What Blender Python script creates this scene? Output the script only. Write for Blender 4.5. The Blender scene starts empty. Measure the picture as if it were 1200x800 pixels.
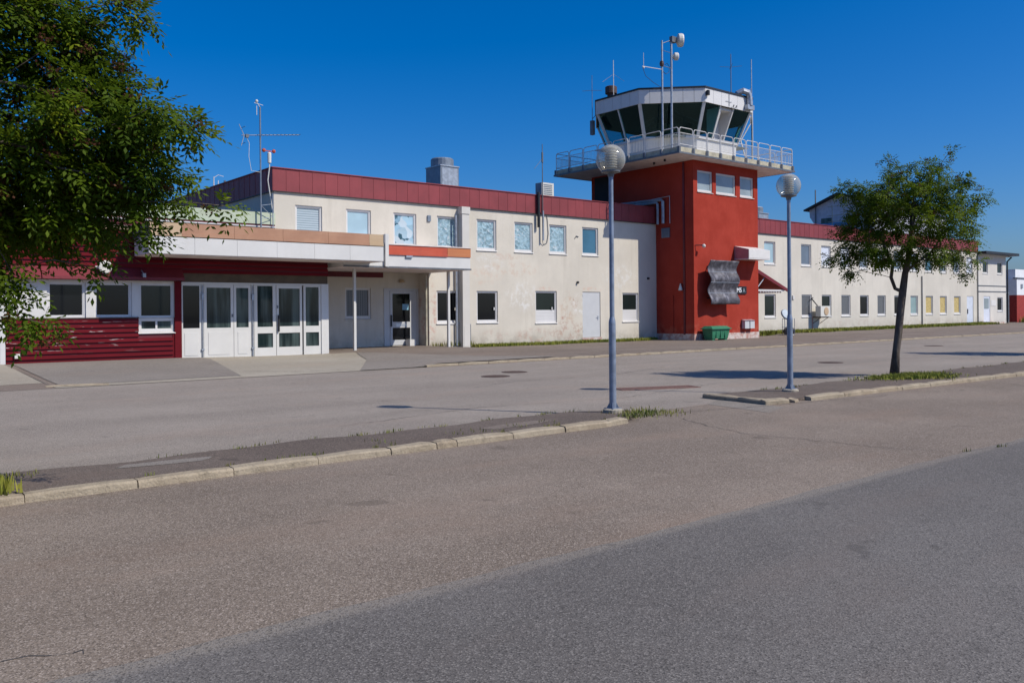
import bpy, math, random
import numpy as np
from mathutils import Vector, Matrix
random.seed(7); rng = np.random.default_rng(7)
S = bpy.context.scene
COL = S.collection
R = math.radians

# ------------------------------------------------------------------ camera
cam = bpy.data.objects.new('camera', bpy.data.cameras.new('camera')); COL.objects.link(cam)
cam.data.sensor_width = 36; cam.data.lens = 30.0
cam.data.shift_y = -34.85 / 1200
cam.data.clip_start = .05; cam.data.clip_end = 3000
YAW, ROLL = .6845, -.00863
fw = Vector((math.sin(YAW), math.cos(YAW), 0)); rt = Vector((math.cos(YAW), -math.sin(YAW), 0)); up = Vector((0, 0, 1))
c_, s_ = math.cos(ROLL), math.sin(ROLL)
r2 = rt * c_ + up * s_; u2 = up * c_ - rt * s_
m = Matrix((r2, u2, -fw)).transposed().to_4x4(); m.translation = (0, 0, 1.6)
cam.matrix_world = m
S.camera = cam

# ------------------------------------------------------------------ light
SUN = Vector((.56, -1, 1.175)).normalized()          # towards the sun
w = bpy.data.worlds.new('World'); S.world = w; w.use_nodes = True
nt = w.node_tree; nt.nodes.clear()
sky = nt.nodes.new('ShaderNodeTexSky'); sky.sky_type = 'NISHITA'; sky.sun_disc = False
sky.sun_elevation = math.asin(SUN.z); sky.sun_rotation = math.atan2(SUN.x, SUN.y)
sky.altitude = 0; sky.air_density = 1.0; sky.dust_density = 1.5; sky.ozone_density = 4.0
hs = nt.nodes.new('ShaderNodeHueSaturation'); hs.inputs['Saturation'].default_value = 1.27; hs.inputs['Value'].default_value = 1.0
bg = nt.nodes.new('ShaderNodeBackground'); bg.inputs[1].default_value = .08
tn = nt.nodes.new('ShaderNodeMix'); tn.data_type = 'RGBA'; tn.blend_type = 'MULTIPLY'; tn.inputs[0].default_value = 1; tn.inputs[7].default_value = (.731, .894, 1.197, 1)   # one even tint for the whole sky: the camera's polarised blue
wo = nt.nodes.new('ShaderNodeOutputWorld')
nt.links.new(sky.outputs[0], tn.inputs[6]); nt.links.new(tn.outputs[2], hs.inputs['Color']); nt.links.new(hs.outputs[0], bg.inputs[0]); nt.links.new(bg.outputs[0], wo.inputs[0])
sl = bpy.data.lights.new('sun', 'SUN'); sl.energy = 3.6; sl.angle = R(.5); sl.color = (1, .93, .81)
so = bpy.data.objects.new('sun', sl); COL.objects.link(so)
so.rotation_euler = SUN.to_track_quat('Z', 'Y').to_euler(); so.location = (30, -40, 60)
S.view_settings.view_transform = 'Standard'; S.view_settings.look = 'None'
S.view_settings.exposure = .33; S.view_settings.gamma = 1; S.view_settings.use_curve_mapping = False
S.cycles.max_bounces = 8; S.cycles.transparent_max_bounces = 16

# ------------------------------------------------------------------ materials
class NT:
    """small node-graph helper"""
    def __init__(s, name):
        s.m = bpy.data.materials.new(name); s.m.use_nodes = True
        s.t = s.m.node_tree; s.b = s.t.nodes['Principled BSDF']; s.out = s.t.nodes['Material Output']
        s.pos = s.n('ShaderNodeNewGeometry').outputs['Position']
    def n(s, k): return s.t.nodes.new(k)
    def set(s, sock, v):
        if hasattr(v, 'links'): s.t.links.new(v, sock)
        elif isinstance(v, (tuple, list)) and len(v) == 3 and sock.type == 'RGBA': sock.default_value = (*v, 1)
        else: sock.default_value = v
    def map(s, scale, loc=(0, 0, 0), src=None):
        k = s.n('ShaderNodeMapping'); s.set(k.inputs[0], src or s.pos); k.inputs['Scale'].default_value = scale; k.inputs['Location'].default_value = loc
        return k.outputs[0]
    def noise(s, scale, detail=3, rough=.5, vec=None, dist=0):
        k = s.n('ShaderNodeTexNoise'); k.inputs['Scale'].default_value = scale; k.inputs['Detail'].default_value = detail
        k.inputs['Roughness'].default_value = rough; k.inputs['Distortion'].default_value = dist
        s.set(k.inputs['Vector'], vec or s.pos); return k.outputs[0]
    def vor(s, scale, vec=None, out=0, feature='F1'):
        k = s.n('ShaderNodeTexVoronoi'); k.feature = feature; k.inputs['Scale'].default_value = scale; s.set(k.inputs['Vector'], vec or s.pos); return k.outputs[out]
    def ramp(s, fac, lo, hi, a=0., b=1.):
        k = s.n('ShaderNodeMapRange'); k.interpolation_type = 'SMOOTHSTEP'
        for i, v in enumerate((fac, lo, hi, a, b)): s.set(k.inputs[i], v)
        return k.outputs[0]
    def mix(s, fac, a, b, mode='MIX'):
        k = s.n('ShaderNodeMix'); k.data_type = 'RGBA'; k.blend_type = mode
        s.set(k.inputs[0], fac); s.set(k.inputs[6], a); s.set(k.inputs[7], b); return k.outputs[2]
    def math(s, op, a, b=0.):
        k = s.n('ShaderNodeMath'); k.operation = op; s.set(k.inputs[0], a); s.set(k.inputs[1], b); return k.outputs[0]
    def sep(s, v=None):
        k = s.n('ShaderNodeSeparateXYZ'); s.set(k.inputs[0], v or s.pos); return k.outputs
    def bump(s, h, strength=.3, dist=.02):
        k = s.n('ShaderNodeBump'); k.inputs['Strength'].default_value = strength; k.inputs['Distance'].default_value = dist
        s.set(k.inputs['Height'], h); s.t.links.new(k.outputs[0], s.b.inputs['Normal'])
    def fin(s, col, rough=.8, metal=0., spec=.4):
        s.set(s.b.inputs['Base Color'], col); s.set(s.b.inputs['Roughness'], rough); s.set(s.b.inputs['Metallic'], metal)
        s.b.inputs['Specular IOR Level'].default_value = spec
        return s.m

def plain(name, col, rough=.6, metal=0., var=.12, scale=3., fine=None, bump=0., bscale=60., spec=.4):
    g = NT(name); lo = tuple(c * (1 - var) for c in col); hi = tuple(min(1, c * (1 + var)) for c in col)
    f = g.ramp(g.noise(scale, 5, .6), .3, .7); cc = g.mix(f, lo, hi)
    if bump: g.bump(g.noise(bscale, 3), bump, .01)
    return g.fin(cc, rough, metal, spec)

def stucco(name, base, dirt, seed=0., patches=()):
    g = NT(name); x, y, z = g.sep()
    c = g.mix(g.ramp(g.noise(.55, 5, .6, g.map((1, 1, 1), (seed, 0, 0))), .35, .7), tuple(v * .93 for v in base), tuple(min(1, v * 1.05) for v in base))
    st = g.noise(1.0, 5, .65, g.map((2.6, 2.6, .22), (seed, 3, 0)))
    c = g.mix(g.ramp(st, .5, .78, 0, .55), c, dirt)
    c = g.mix(g.ramp(g.noise(5., 4, .7), .55, .75, 0, .3), c, tuple(v * .82 for v in base))
    c = g.mix(g.ramp(g.noise(38., 3, .7), .5, .8, 0, .3), c, tuple(v * .7 for v in base))
    lowd = g.math('MULTIPLY', g.ramp(z, 0.05, .95, .8, 0.), g.ramp(g.noise(1.6, 5, .7), .35, .68))
    c = g.mix(lowd, c, (dirt[0] * .72, dirt[1] * .7, dirt[2] * .68))
    for (px, pz, rx, rz, col, amt) in patches:
        dx = g.math('DIVIDE', g.math('SUBTRACT', x, px), rx); dz = g.math('DIVIDE', g.math('SUBTRACT', z, pz), rz)
        d = g.math('ADD', g.math('MULTIPLY', dx, dx), g.math('MULTIPLY', dz, dz))
        k = g.math('MULTIPLY', g.ramp(d, 1.0, .15), g.ramp(g.noise(2.8, 6, .75, g.map((1, 1, 1), (px, 0, pz))), .47, .62, 0, amt))
        c = g.mix(k, c, col)
    g.bump(g.math('ADD', g.noise(70., 3, .6), g.math('MULTIPLY', g.noise(9., 3), .6)), .45, .012)
    return g.fin(c, .92, 0, .2)

def asphalt(name, c1, c2, stone, seed=0., streak=.5, rough=.9, dust=None):
    g = NT(name); x, y, z = g.sep()
    big = g.noise(.28, 6, .62, g.map((1, 1.3, 1), (seed, seed, 0)))
    c = g.mix(g.ramp(big, .34, .68), c1, c2)
    lanes = g.noise(1., 4, .55, g.map((.06, .75, 1), (seed, 1.7, 0)))
    c = g.mix(g.ramp(lanes, .42, .7, 0, streak), c, tuple(v * .72 for v in c1))
    c = g.mix(g.ramp(g.noise(3.1, 6, .7), .55, .75, 0, .35), c, tuple(v * .66 for v in c1))
    c = g.mix(g.ramp(g.noise(1.1, 5, .7, g.map((1, 1, 1), (9, seed, 0))), .6, .75, 0, .4), c, tuple(min(1, v * 1.25) for v in c2))
    if dust:                                            # windblown grit caught along the joint at y = dust[0]
        d = g.math('ADD', y, g.math('MULTIPLY', g.noise(1.3, 5, .6), dust[1])); c = g.mix(g.ramp(d, dust[0] - .07, dust[0] + dust[1] * .55, 0, .8), c, dust[2])
    cell = g.vor(112., out=1); cs = g.n('ShaderNodeSeparateColor'); g.set(cs.inputs[0], cell)
    c = g.mix(g.ramp(cs.outputs[0], .62, .95, 0, .75), c, stone)
    c = g.mix(g.ramp(cs.outputs[1], .62, .95, 0, .7), c, tuple(v * .38 for v in c1))
    c = g.mix(g.ramp(g.noise(130., 2, .6), .5, .75, 0, .5), c, tuple(v * .5 for v in c1))
    c = g.mix(g.ramp(g.noise(.75, 4, .6, g.map((.35, 1, 1), (3, seed, 0))), .5, .72, 0, .3), c, (c2[0] * .98, c2[1] * .86, c2[2] * .80))
    c = g.mix(g.ramp(g.noise(2.2, 3, .5, g.map((1, 1, 1), (seed, 4, 9))), .68, .74, 0, .45), c, tuple(v * .55 for v in c1))
    c = g.mix(g.ramp(g.noise(17., 4, .7), .6, .78, 0, .3), c, tuple(v * .55 for v in c1))
    g.bump(g.vor(112.), .4, .006)
    return g.fin(c, rough, 0, .25)

M = {}
WALL = (.60, .555, .475); DIRT = (.47, .43, .36)
M['stucco'] = stucco('cream_render', WALL, DIRT, 0., [
    (29.3, .62, 1.7, .6, (.40, .24, .18), .62), (29.3, 1.75, .75, .95, (.48, .33, .23), .55), (28.95, 1.05, .28, .42, (.33, .11, .07), .75), (29.7, 2.1, .35, .3, (.36, .2, .13), .6),
    (27.0, .45, 1.5, .45, (.44, .27, .21), .55), (25.6, 3.6, 2.2, .45, (.56, .41, .31), .5), (21.0, 1.6, .4, 1.6, (.48, .22, .17), .6), (24.6, .5, 1.0, .35, (.46, .3, .24), .4),
    (31.0, 2.72, 1.0, .14, (.62, .36, .25), .65), (27.8, 2.72, 1.0, .14, (.60, .36, .26), .5), (25.2, 4.2, 1.2, .22, (.54, .40, .31), .5), (23.6, 3.2, 1.8, .5, (.58, .44, .34), .45),
    (30.1, 1.9, .8, .7, (.68, .67, .64), .8), (26.3, 2.3, 1.3, .9, (.68, .67, .64), .7), (22.9, .9, .3, 1.0, (.66, .66, .64), .8), (24.3, 3.9, 1.0, .5, (.67, .66, .63), .7), (33.0, 3.4, 1.6, .8, (.67, .66, .63), .6)])
M['stucco2'] = stucco('cream_render_wing', (.60, .56, .49), (.49, .46, .40), 40., [(62, .5, 20, .5, (.49, .41, .35), .6), (52, 1.0, .6, 1.2, (.55, .45, .38), .5)])
M['stucco3'] = stucco('pale_render', (.62, .59, .54), (.5, .48, .44), 80.)
g = NT('red_render'); x, y, z = g.sep()
c = g.mix(g.ramp(g.noise(.9, 5, .65), .35, .68), (.31, .041, .027), (.365, .052, .035))
c = g.mix(g.ramp(g.noise(1., 5, .65, g.map((3, 3, .25))), .5, .75, 0, .45), c, (.26, .032, .02))
c = g.mix(g.ramp(g.noise(30., 3, .7), .5, .75, 0, .35), c, (.22, .03, .02))
c = g.mix(g.math('MULTIPLY', g.ramp(z, .3, 1.2, .6, 0), g.ramp(g.noise(3., 5), .45, .65)), c, (.43, .12, .08))
g.bump(g.math('ADD', g.noise(70., 3), g.noise(12., 3)), .45, .012); M['red_render'] = g.fin(c, .95, 0, .04)
g = NT('plinth_render'); c = g.mix(g.ramp(g.noise(3., 6, .7), .4, .62), (.56, .50, .46), (.42, .24, .20)); g.bump(g.noise(40., 3), .4, .01); M['plinth'] = g.fin(c, .9, 0, .2)

def redmetal(name, base):
    g = NT(name)
    c = g.mix(g.ramp(g.noise(.8, 5, .6), .35, .7), tuple(v * .88 for v in base), tuple(v * 1.12 for v in base))
    c = g.mix(g.ramp(g.noise(1., 5, .65, g.map((5, 5, .5))), .5, .75, 0, .4), c, tuple(v * .75 for v in base))
    oi = g.n('ShaderNodeObjectInfo').outputs['Random']
    c = g.mix(g.ramp(oi, 0, 1, 0, .22), c, tuple(v * .7 for v in base))
    c = g.mix(g.ramp(g.noise(60., 3, .7), .6, .8, 0, .3), c, tuple(min(1, v * 1.4 + .03) for v in base))
    return g.fin(c, .55, 0, .4)
M['parapet'] = redmetal('faded_red_sheet_metal', (.235, .040, .046))
g = NT('dark_red_paint'); oi = g.n('ShaderNodeObjectInfo').outputs['Random']; tc = g.n('ShaderNodeTexCoord').outputs['Object']
c = g.mix(g.ramp(g.noise(1., 5, .6, g.map((.6, 4, 4))), .35, .7), (.118, .0075, .0125), (.150, .010, .017))
c = g.mix(g.ramp(oi, 0, 1, 0, .3), c, (.085, .005, .009))
pl = g.noise(1., 4, .6, g.map((2.2, 1, 22))); 
xx, yy, zz = g.sep()
zone = g.math('MULTIPLY', g.ramp(xx, 9.2, 6.5), g.math('MULTIPLY', g.ramp(zz, .3, .8), g.ramp(zz, 1.5, 1.25)))
c = g.mix(g.math('MULTIPLY', g.ramp(pl, .615, .65), zone), c, (.42, .40, .38))
M['siding'] = g.fin(c, .75, 0, .1)
M['red_panel'] = redmetal('red_flashing', (.165, .015, .023))
def whitepaint(name, base=(.62, .61, .585), amt=.35):
    g = NT(name)
    c = g.mix(g.ramp(g.noise(1.2, 5, .65), .35, .7), tuple(v * .93 for v in base), base)
    c = g.mix(g.ramp(g.noise(1., 5, .7, g.map((3.5, 3.5, .4))), .55, .8, 0, amt), c, (base[0] * .74, base[1] * .72, base[2] * .66))
    c = g.mix(g.ramp(g.noise(24., 4, .7), .6, .8, 0, .25), c, tuple(v * .7 for v in base))
    return g.fin(c, .5, 0, .4)
M['white'] = whitepaint('white_paint'); M['pillar'] = whitepaint('off_white_pillar_paint', (.60, .575, .53), .5); M['white_cab'] = whitepaint('white_enamel_sheet', (.66, .65, .64), .4)
M['frame'] = whitepaint('white_window_paint', (.63, .62, .61), .3)
M['pale_blue_white'] = whitepaint('pale_grey_paint', (.53, .54, .55), .25)
M['soffit'] = plain('soffit_board', (.66, .58, .55), .8, var=.14, scale=2.)
def stainedmetal(name, a, b, cc_):
    g = NT(name)
    c = g.mix(g.ramp(g.noise(.9, 5, .6), .4, .65), a, b)
    c = g.mix(g.ramp(g.noise(1., 5, .7, g.map((.4, 4, 6))), .5, .75, 0, .6), c, cc_)
    c = g.mix(g.ramp(g.noise(9., 5, .7), .55, .75, 0, .3), c, tuple(v * .75 for v in a))
    return g.fin(c, .5, 0, .4)
M['copper'] = stainedmetal('brown_sheet_metal', (.36, .19, .115), (.42, .23, .14), (.48, .30, .20))
M['tan'] = stainedmetal('tan_sheet_metal', (.50, .36, .23), (.46, .33, .20), (.55, .42, .3))
M['orange_red'] = stainedmetal('orange_red_sheet_metal', (.50, .085, .04), (.42, .075, .04), (.55, .15, .09))
M['orange'] = stainedmetal('orange_sheet_metal', (.52, .19, .07), (.47, .17, .07), (.55, .26, .12))
M['pale_green'] = stainedmetal('pale_green_sheet_metal', (.44, .50, .36), (.48, .53, .40), (.38, .36, .26))
M['dark_strip'] = plain('maroon_strip', (.11, .012, .02), .6)
M['brown_panel'] = plain('dark_brown_board', (.085, .060, .035), .7, var=.2)
M['dark'] = plain('dark_interior', (.015, .015, .016), .8)
M['desk'] = plain('grey_green_desk', (.10, .14, .13), .5)
M['black'] = plain('black_sheet_metal', (.02, .021, .024), .5)
M['roof'] = plain('roof_felt', (.10, .095, .09), .95, var=.2, bump=.3)
M['galv'] = plain('galvanised_steel', (.36, .39, .43), .45, .55, var=.18, scale=6.)
M['vent_metal'] = plain('grey_blue_sheet_metal', (.20, .235, .28), .5, .35, var=.16, scale=3.)
M['lamp_post'] = plain('grey_blue_post_paint', (.22, .26, .33), .42, .3, var=.2, scale=7.)
M['alu'] = plain('aluminium', (.6, .62, .65), .4, .7, var=.1)
M['rail'] = whitepaint('white_rail_paint', (.62, .61, .60), .4)
M['beige'] = plain('beige_concrete', (.40, .37, .28), .9, var=.22, scale=3., bump=.3)
M['drip'] = plain('grey_drip_edge', (.13, .14, .155), .5, .2, var=.2)
M['brown_rust'] = plain('rusty_brown_metal', (.085, .052, .045), .7, .2, var=.3, scale=12.)
M['ac_white'] = whitepaint('appliance_plastic', (.66, .65, .60), .4)
M['green_box'] = plain('green_plastic', (.03, .17, .09), .5, var=.16, scale=4.)
M['black_bag'] = plain('black_plastic_bag', (.012, .012, .018), .28, bump=.5, bscale=25., spec=.6)
M['kerb'] = None
g = NT('kerb_granite'); oi = g.n('ShaderNodeObjectInfo').outputs['Random']
c = g.mix(g.ramp(g.noise(2.5, 6, .7), .35, .68), (.27, .217, .153), (.385, .318, .23)); c = g.mix(g.ramp(oi, 0, 1, 0, .35), c, (.34, .30, .23))
c = g.mix(g.ramp(g.noise(55., 3, .7), .5, .75, 0, .6), c, (.17, .14, .11)); c = g.mix(g.ramp(g.noise(90., 2), .6, .8, 0, .5), c, (.48, .43, .34))
c = g.mix(g.ramp(g.noise(4., 6, .75), .52, .68, 0, .6), c, (.15, .13, .095))
g.bump(g.math('ADD', g.noise(45., 4), g.math('MULTIPLY', g.noise(9., 4), 1.5)), .7, .015); M['kerb'] = g.fin(c, .92, 0, .2)
M['road'] = asphalt('old_pinkish_asphalt', (.180, .142, .110), (.258, .208, .164), (.40, .335, .28), 0., .3)
M['far_road'] = asphalt('paler_asphalt', (.250, .213, .178), (.310, .268, .225), (.42, .37, .32), 5., .4)  # far road asphalt, paler overall than the near road
M['lot'] = asphalt('newer_grey_asphalt', (.120, .109, .100), (.162, .148, .136), (.245, .225, .205), 20., .2, .9, (4.29, .09, (.235, .205, .172)))
M['island'] = asphalt('crumbling_dark_asphalt', (.105, .082, .066), (.150, .120, .098), (.29, .23, .19), 33., .0)
M['pavement'] = asphalt('brownish_pavement_asphalt', (.165, .130, .105), (.215, .175, .143), (.32, .27, .23), 50., .3)
M['apron'] = asphalt('pale_apron_concrete', (.315, .278, .218), (.38, .34, .272), (.46, .42, .36), 70., .15)
M['patch'] = asphalt('grey_patch_asphalt', (.205, .18, .155), (.25, .222, .192), (.36, .32, .28), 90., .1)
M['seamdust'] = asphalt('dusty_asphalt_edge', (.205, .178, .148), (.255, .225, .190), (.36, .32, .28), 11., .1)
M['crack'] = plain('dark_crack', (.085, .075, .066), .95, var=.4, scale=20.)
M['iron'] = plain('cast_iron', (.085, .056, .047), .8, .1, var=.3, scale=30., bump=.5)
M['drain_rust'] = plain('rust_red_iron', (.19, .105, .082), .85, 0, var=.25, scale=14., bump=.4)
M['soil'] = plain('ground_soil', (.16, .14, .10), .95, var=.3, scale=.3, bump=.3)
def grassmat(name, a, b):
    g = NT(name); c = g.mix(g.ramp(g.noise(1.6, 4, .6), .3, .7), a, b)
    c = g.mix(g.ramp(g.noise(40., 2), .45, .7, 0, .6), c, (.27, .23, .07)); return g.fin(c, .7, 0, .3)
M['grass'] = grassmat('grass_green', (.15, .195, .015), (.24, .235, .03))
M['weed'] = grassmat('weed_green', (.10, .14, .02), (.19, .17, .045))
M['turf'] = plain('turf', (.12, .13, .025), .95, var=.35, scale=5., bump=.5)
g = NT('rowan_bark'); c = g.mix(g.ramp(g.noise(1., 5, .7, g.map((9, 9, 2))), .35, .68), (.055, .042, .034), (.15, .125, .105)); g.bump(g.noise(1., 4, .7, g.map((30, 30, 6))), .8, .02); M['bark'] = g.fin(c, .9, 0, .2)
def leafmat(name, a, b, cc_, dd=None):
    g = NT(name); at = g.n('ShaderNodeAttribute'); at.attribute_name = 'tone'; f = at.outputs['Fac']
    c = g.mix(g.ramp(f, 0, .75), a, b); c = g.mix(g.ramp(f, .82, 1.), c, cc_)
    g.fin(c, .6, 0, .12)
    tr = g.n('ShaderNodeBsdfTranslucent'); g.set(tr.inputs[0], g.mix(.5, c, (.16, .24, .02)))
    mx = g.n('ShaderNodeMixShader'); mx.inputs[0].default_value = .33
    g.t.links.new(g.b.outputs[0], mx.inputs[1]); g.t.links.new(tr.outputs[0], mx.inputs[2]); g.t.links.new(mx.outputs[0], g.out.inputs[0]); return g.m
M['leaf'] = leafmat('rowan_leaf', (.032, .064, .003), (.092, .138, .006), (.20, .24, .012))
M['berry'] = leafmat('spent_flower_head', (.06, .022, .014), (.10, .035, .020), (.13, .06, .03))
# window panes
def glassy(name, col, rough=.04): 
    g = NT(name); c = g.mix(g.ramp(g.noise(.7, 3), .4, .7), tuple(v * .8 for v in col), col); return g.fin(c, rough, 0, .35)
M['glass_dark'] = glassy('dark_window_glass', (.006, .007, .009)); M['glass_green'] = glassy('greenish_window_glass', (.014, .022, .021))
g = NT('office_glass'); x, y, z = g.sep()
c = g.mix(g.ramp(g.noise(1., 4, .5, g.map((3.5, 3.5, .35))), .38, .66), (.010, .020, .021), (.070, .100, .098)); M['glass_hall'] = g.fin(c, .04, 0, .35)  # upright teal streaks paint reflections into the glass colour
def foil(name, a, b, scale, hole=.7):  # blue sky reflection and light and dark crinkle facets are painted into the colour
    g = NT(name); n0 = g.noise(scale, 4, .6, dist=1.5); wv = g.n('ShaderNodeVectorMath'); wv.operation = 'ADD'; g.set(wv.inputs[0], g.pos); wn = g.n('ShaderNodeTexNoise'); wn.inputs['Scale'].default_value = 3.; sc_ = g.n('ShaderNodeVectorMath'); sc_.operation = 'SCALE'; sc_.inputs[3].default_value = .35; g.set(sc_.inputs[0], wn.outputs[1]); g.set(wv.inputs[1], sc_.outputs[0])
    cells = g.vor(scale * 1.2, wv.outputs[0], 1); cs = g.n('ShaderNodeSeparateColor'); g.set(cs.inputs[0], cells)
    c = g.mix(g.ramp(n0, .3, .7), a, b); c = g.mix(g.ramp(cs.outputs[0], .2, .9, 0, .55), c, tuple(min(1, v * 1.35) for v in b)); c = g.mix(g.ramp(cs.outputs[1], .7, .95, 0, .6), c, tuple(v * .6 for v in a))
    c = g.mix(g.ramp(cs.outputs[2], .86, .95, 0, .6), c, (.62, .66, .67))
    n2 = g.noise(1.7, 5, .6, g.map((1, 1, 1), (7, 0, 3)), dist=.8); c = g.mix(g.ramp(n2, hole, hole + .03), c, (.035, .085, .11)); g.bump(g.vor(scale * 1.2, wv.outputs[0]), .6, .04)
    return g.fin(c, .25, .1, .5)
M['foil'] = foil('crinkled_foil', (.20, .32, .37), (.33, .45, .49), 6.)
M['torn'] = foil('torn_film', (.25, .40, .49), (.31, .45, .52), 1.6, .56)
M['shade'] = glassy('sky_tinted_blind', (.40, .56, .64), .12)  # white blind; the blue sky mirrored on it is put into the colour
M['blue_film'] = glassy('blue_film', (.055, .155, .24), .08)
M['blue_grey'] = glassy('blue_grey_blind', (.16, .20, .26), .1)
M['tower_blind'] = glassy('grey_blind', (.30, .36, .39), .12)
M['white_board'] = plain('white_board', (.60, .64, .72), .5, var=.06); M['yellow'] = plain('yellow_curtain', (.48, .37, .15), .8, var=.2, scale=6.)
M['teal_shade'] = glassy('teal_shade', (.30, .42, .43), .1)
g = NT('slat_blind'); x, y, z = g.sep(); k = g.math('FRACT', g.math('MULTIPLY', z, 11.)); c = g.mix(g.ramp(k, .1, .4), (.14, .19, .23), (.40, .47, .50)); M['slats'] = g.fin(c, .3, 0, .5)
g = NT('vertical_blind'); x, y, z = g.sep(); k = g.math('FRACT', g.math('MULTIPLY', x, 9.)); c = g.mix(g.ramp(k, .1, .5), (.07, .075, .085), (.14, .145, .155)); M['vslats'] = g.fin(c, .25, 0, .5)
# tinted see-through cab glass
g = NT('tinted_cab_glass'); tp = g.n('ShaderNodeBsdfTransparent'); tp.inputs[0].default_value = (.28, .56, .58, 1); gl = g.n('ShaderNodeBsdfGlossy'); gl.inputs['Roughness'].default_value = .03; gl.inputs[0].default_value = (.42, .72, .74, 1)
lw = g.n('ShaderNodeLayerWeight'); lw.inputs[0].default_value = .5; mx = g.n('ShaderNodeMixShader')
g.set(mx.inputs[0], g.math('ADD', g.math('MULTIPLY', g.math('POWER', lw.outputs[1], 4.), .6), .05)); g.t.links.new(tp.outputs[0], mx.inputs[1]); g.t.links.new(gl.outputs[0], mx.inputs[2]); g.t.links.new(mx.outputs[0], g.out.inputs[0]); M['cab_glass'] = g.m
# smoky lamp globe: dusty clear plastic
g = NT('smoky_globe'); tp = g.n('ShaderNodeBsdfTransparent'); tp.inputs[0].default_value = (.90, .89, .86, 1)
g.fin((.52, .51, .46), .08, 0, .6); mx = g.n('ShaderNodeMixShader'); lw = g.n('ShaderNodeLayerWeight'); lw.inputs[0].default_value = .35
g.set(mx.inputs[0], g.math('ADD', g.math('MULTIPLY', lw.outputs[1], .5), .22)); g.t.links.new(tp.outputs[0], mx.inputs[1]); g.t.links.new(g.b.outputs[0], mx.inputs[2]); g.t.links.new(mx.outputs[0], g.out.inputs[0]); M['globe'] = g.m
g = NT('mottled_zinc'); vs = g.vor(2.6, g.map((1, 1, .75))); n1 = g.noise(5., 5, .7)
c = g.mix(g.ramp(vs, .05, .45), (.235, .225, .245), (.060, .056, .066)); c = g.mix(g.ramp(n1, .4, .65, 0, .6), c, (.17, .17, .20)); M['zinc'] = g.fin(c, .6, .2, .4)
M['sign_black'] = plain('black_sign', (.012, .012, .014), .4); M['letter_white'] = plain('white_letter', (.8, .82, .85), .5, var=.03); M['letter_grey'] = plain('grey_letter', (.22, .26, .29), .5, var=.05)
M['lightbox'] = plain('white_lightbox', (.68, .66, .63), .45, var=.04); M['lightbox_side'] = plain('pinkish_lightbox_side', (.45, .22, .22), .6, var=.1)
M['hangar_red'] = plain('red_brick_wall', (.30, .035, .028), .9, var=.25, scale=8.); M['hangar_white'] = plain('white_cladding', (.74, .75, .77), .6, var=.05)
M['shade_wall'] = plain('pale_cladding', (.52, .53, .60), .7, var=.12); M['tarp'] = plain('blue_tarp', (.10, .28, .50), .5, var=.3, scale=2.)
M['paper'] = plain('blue_notice', (.22, .42, .55), .6)

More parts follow.
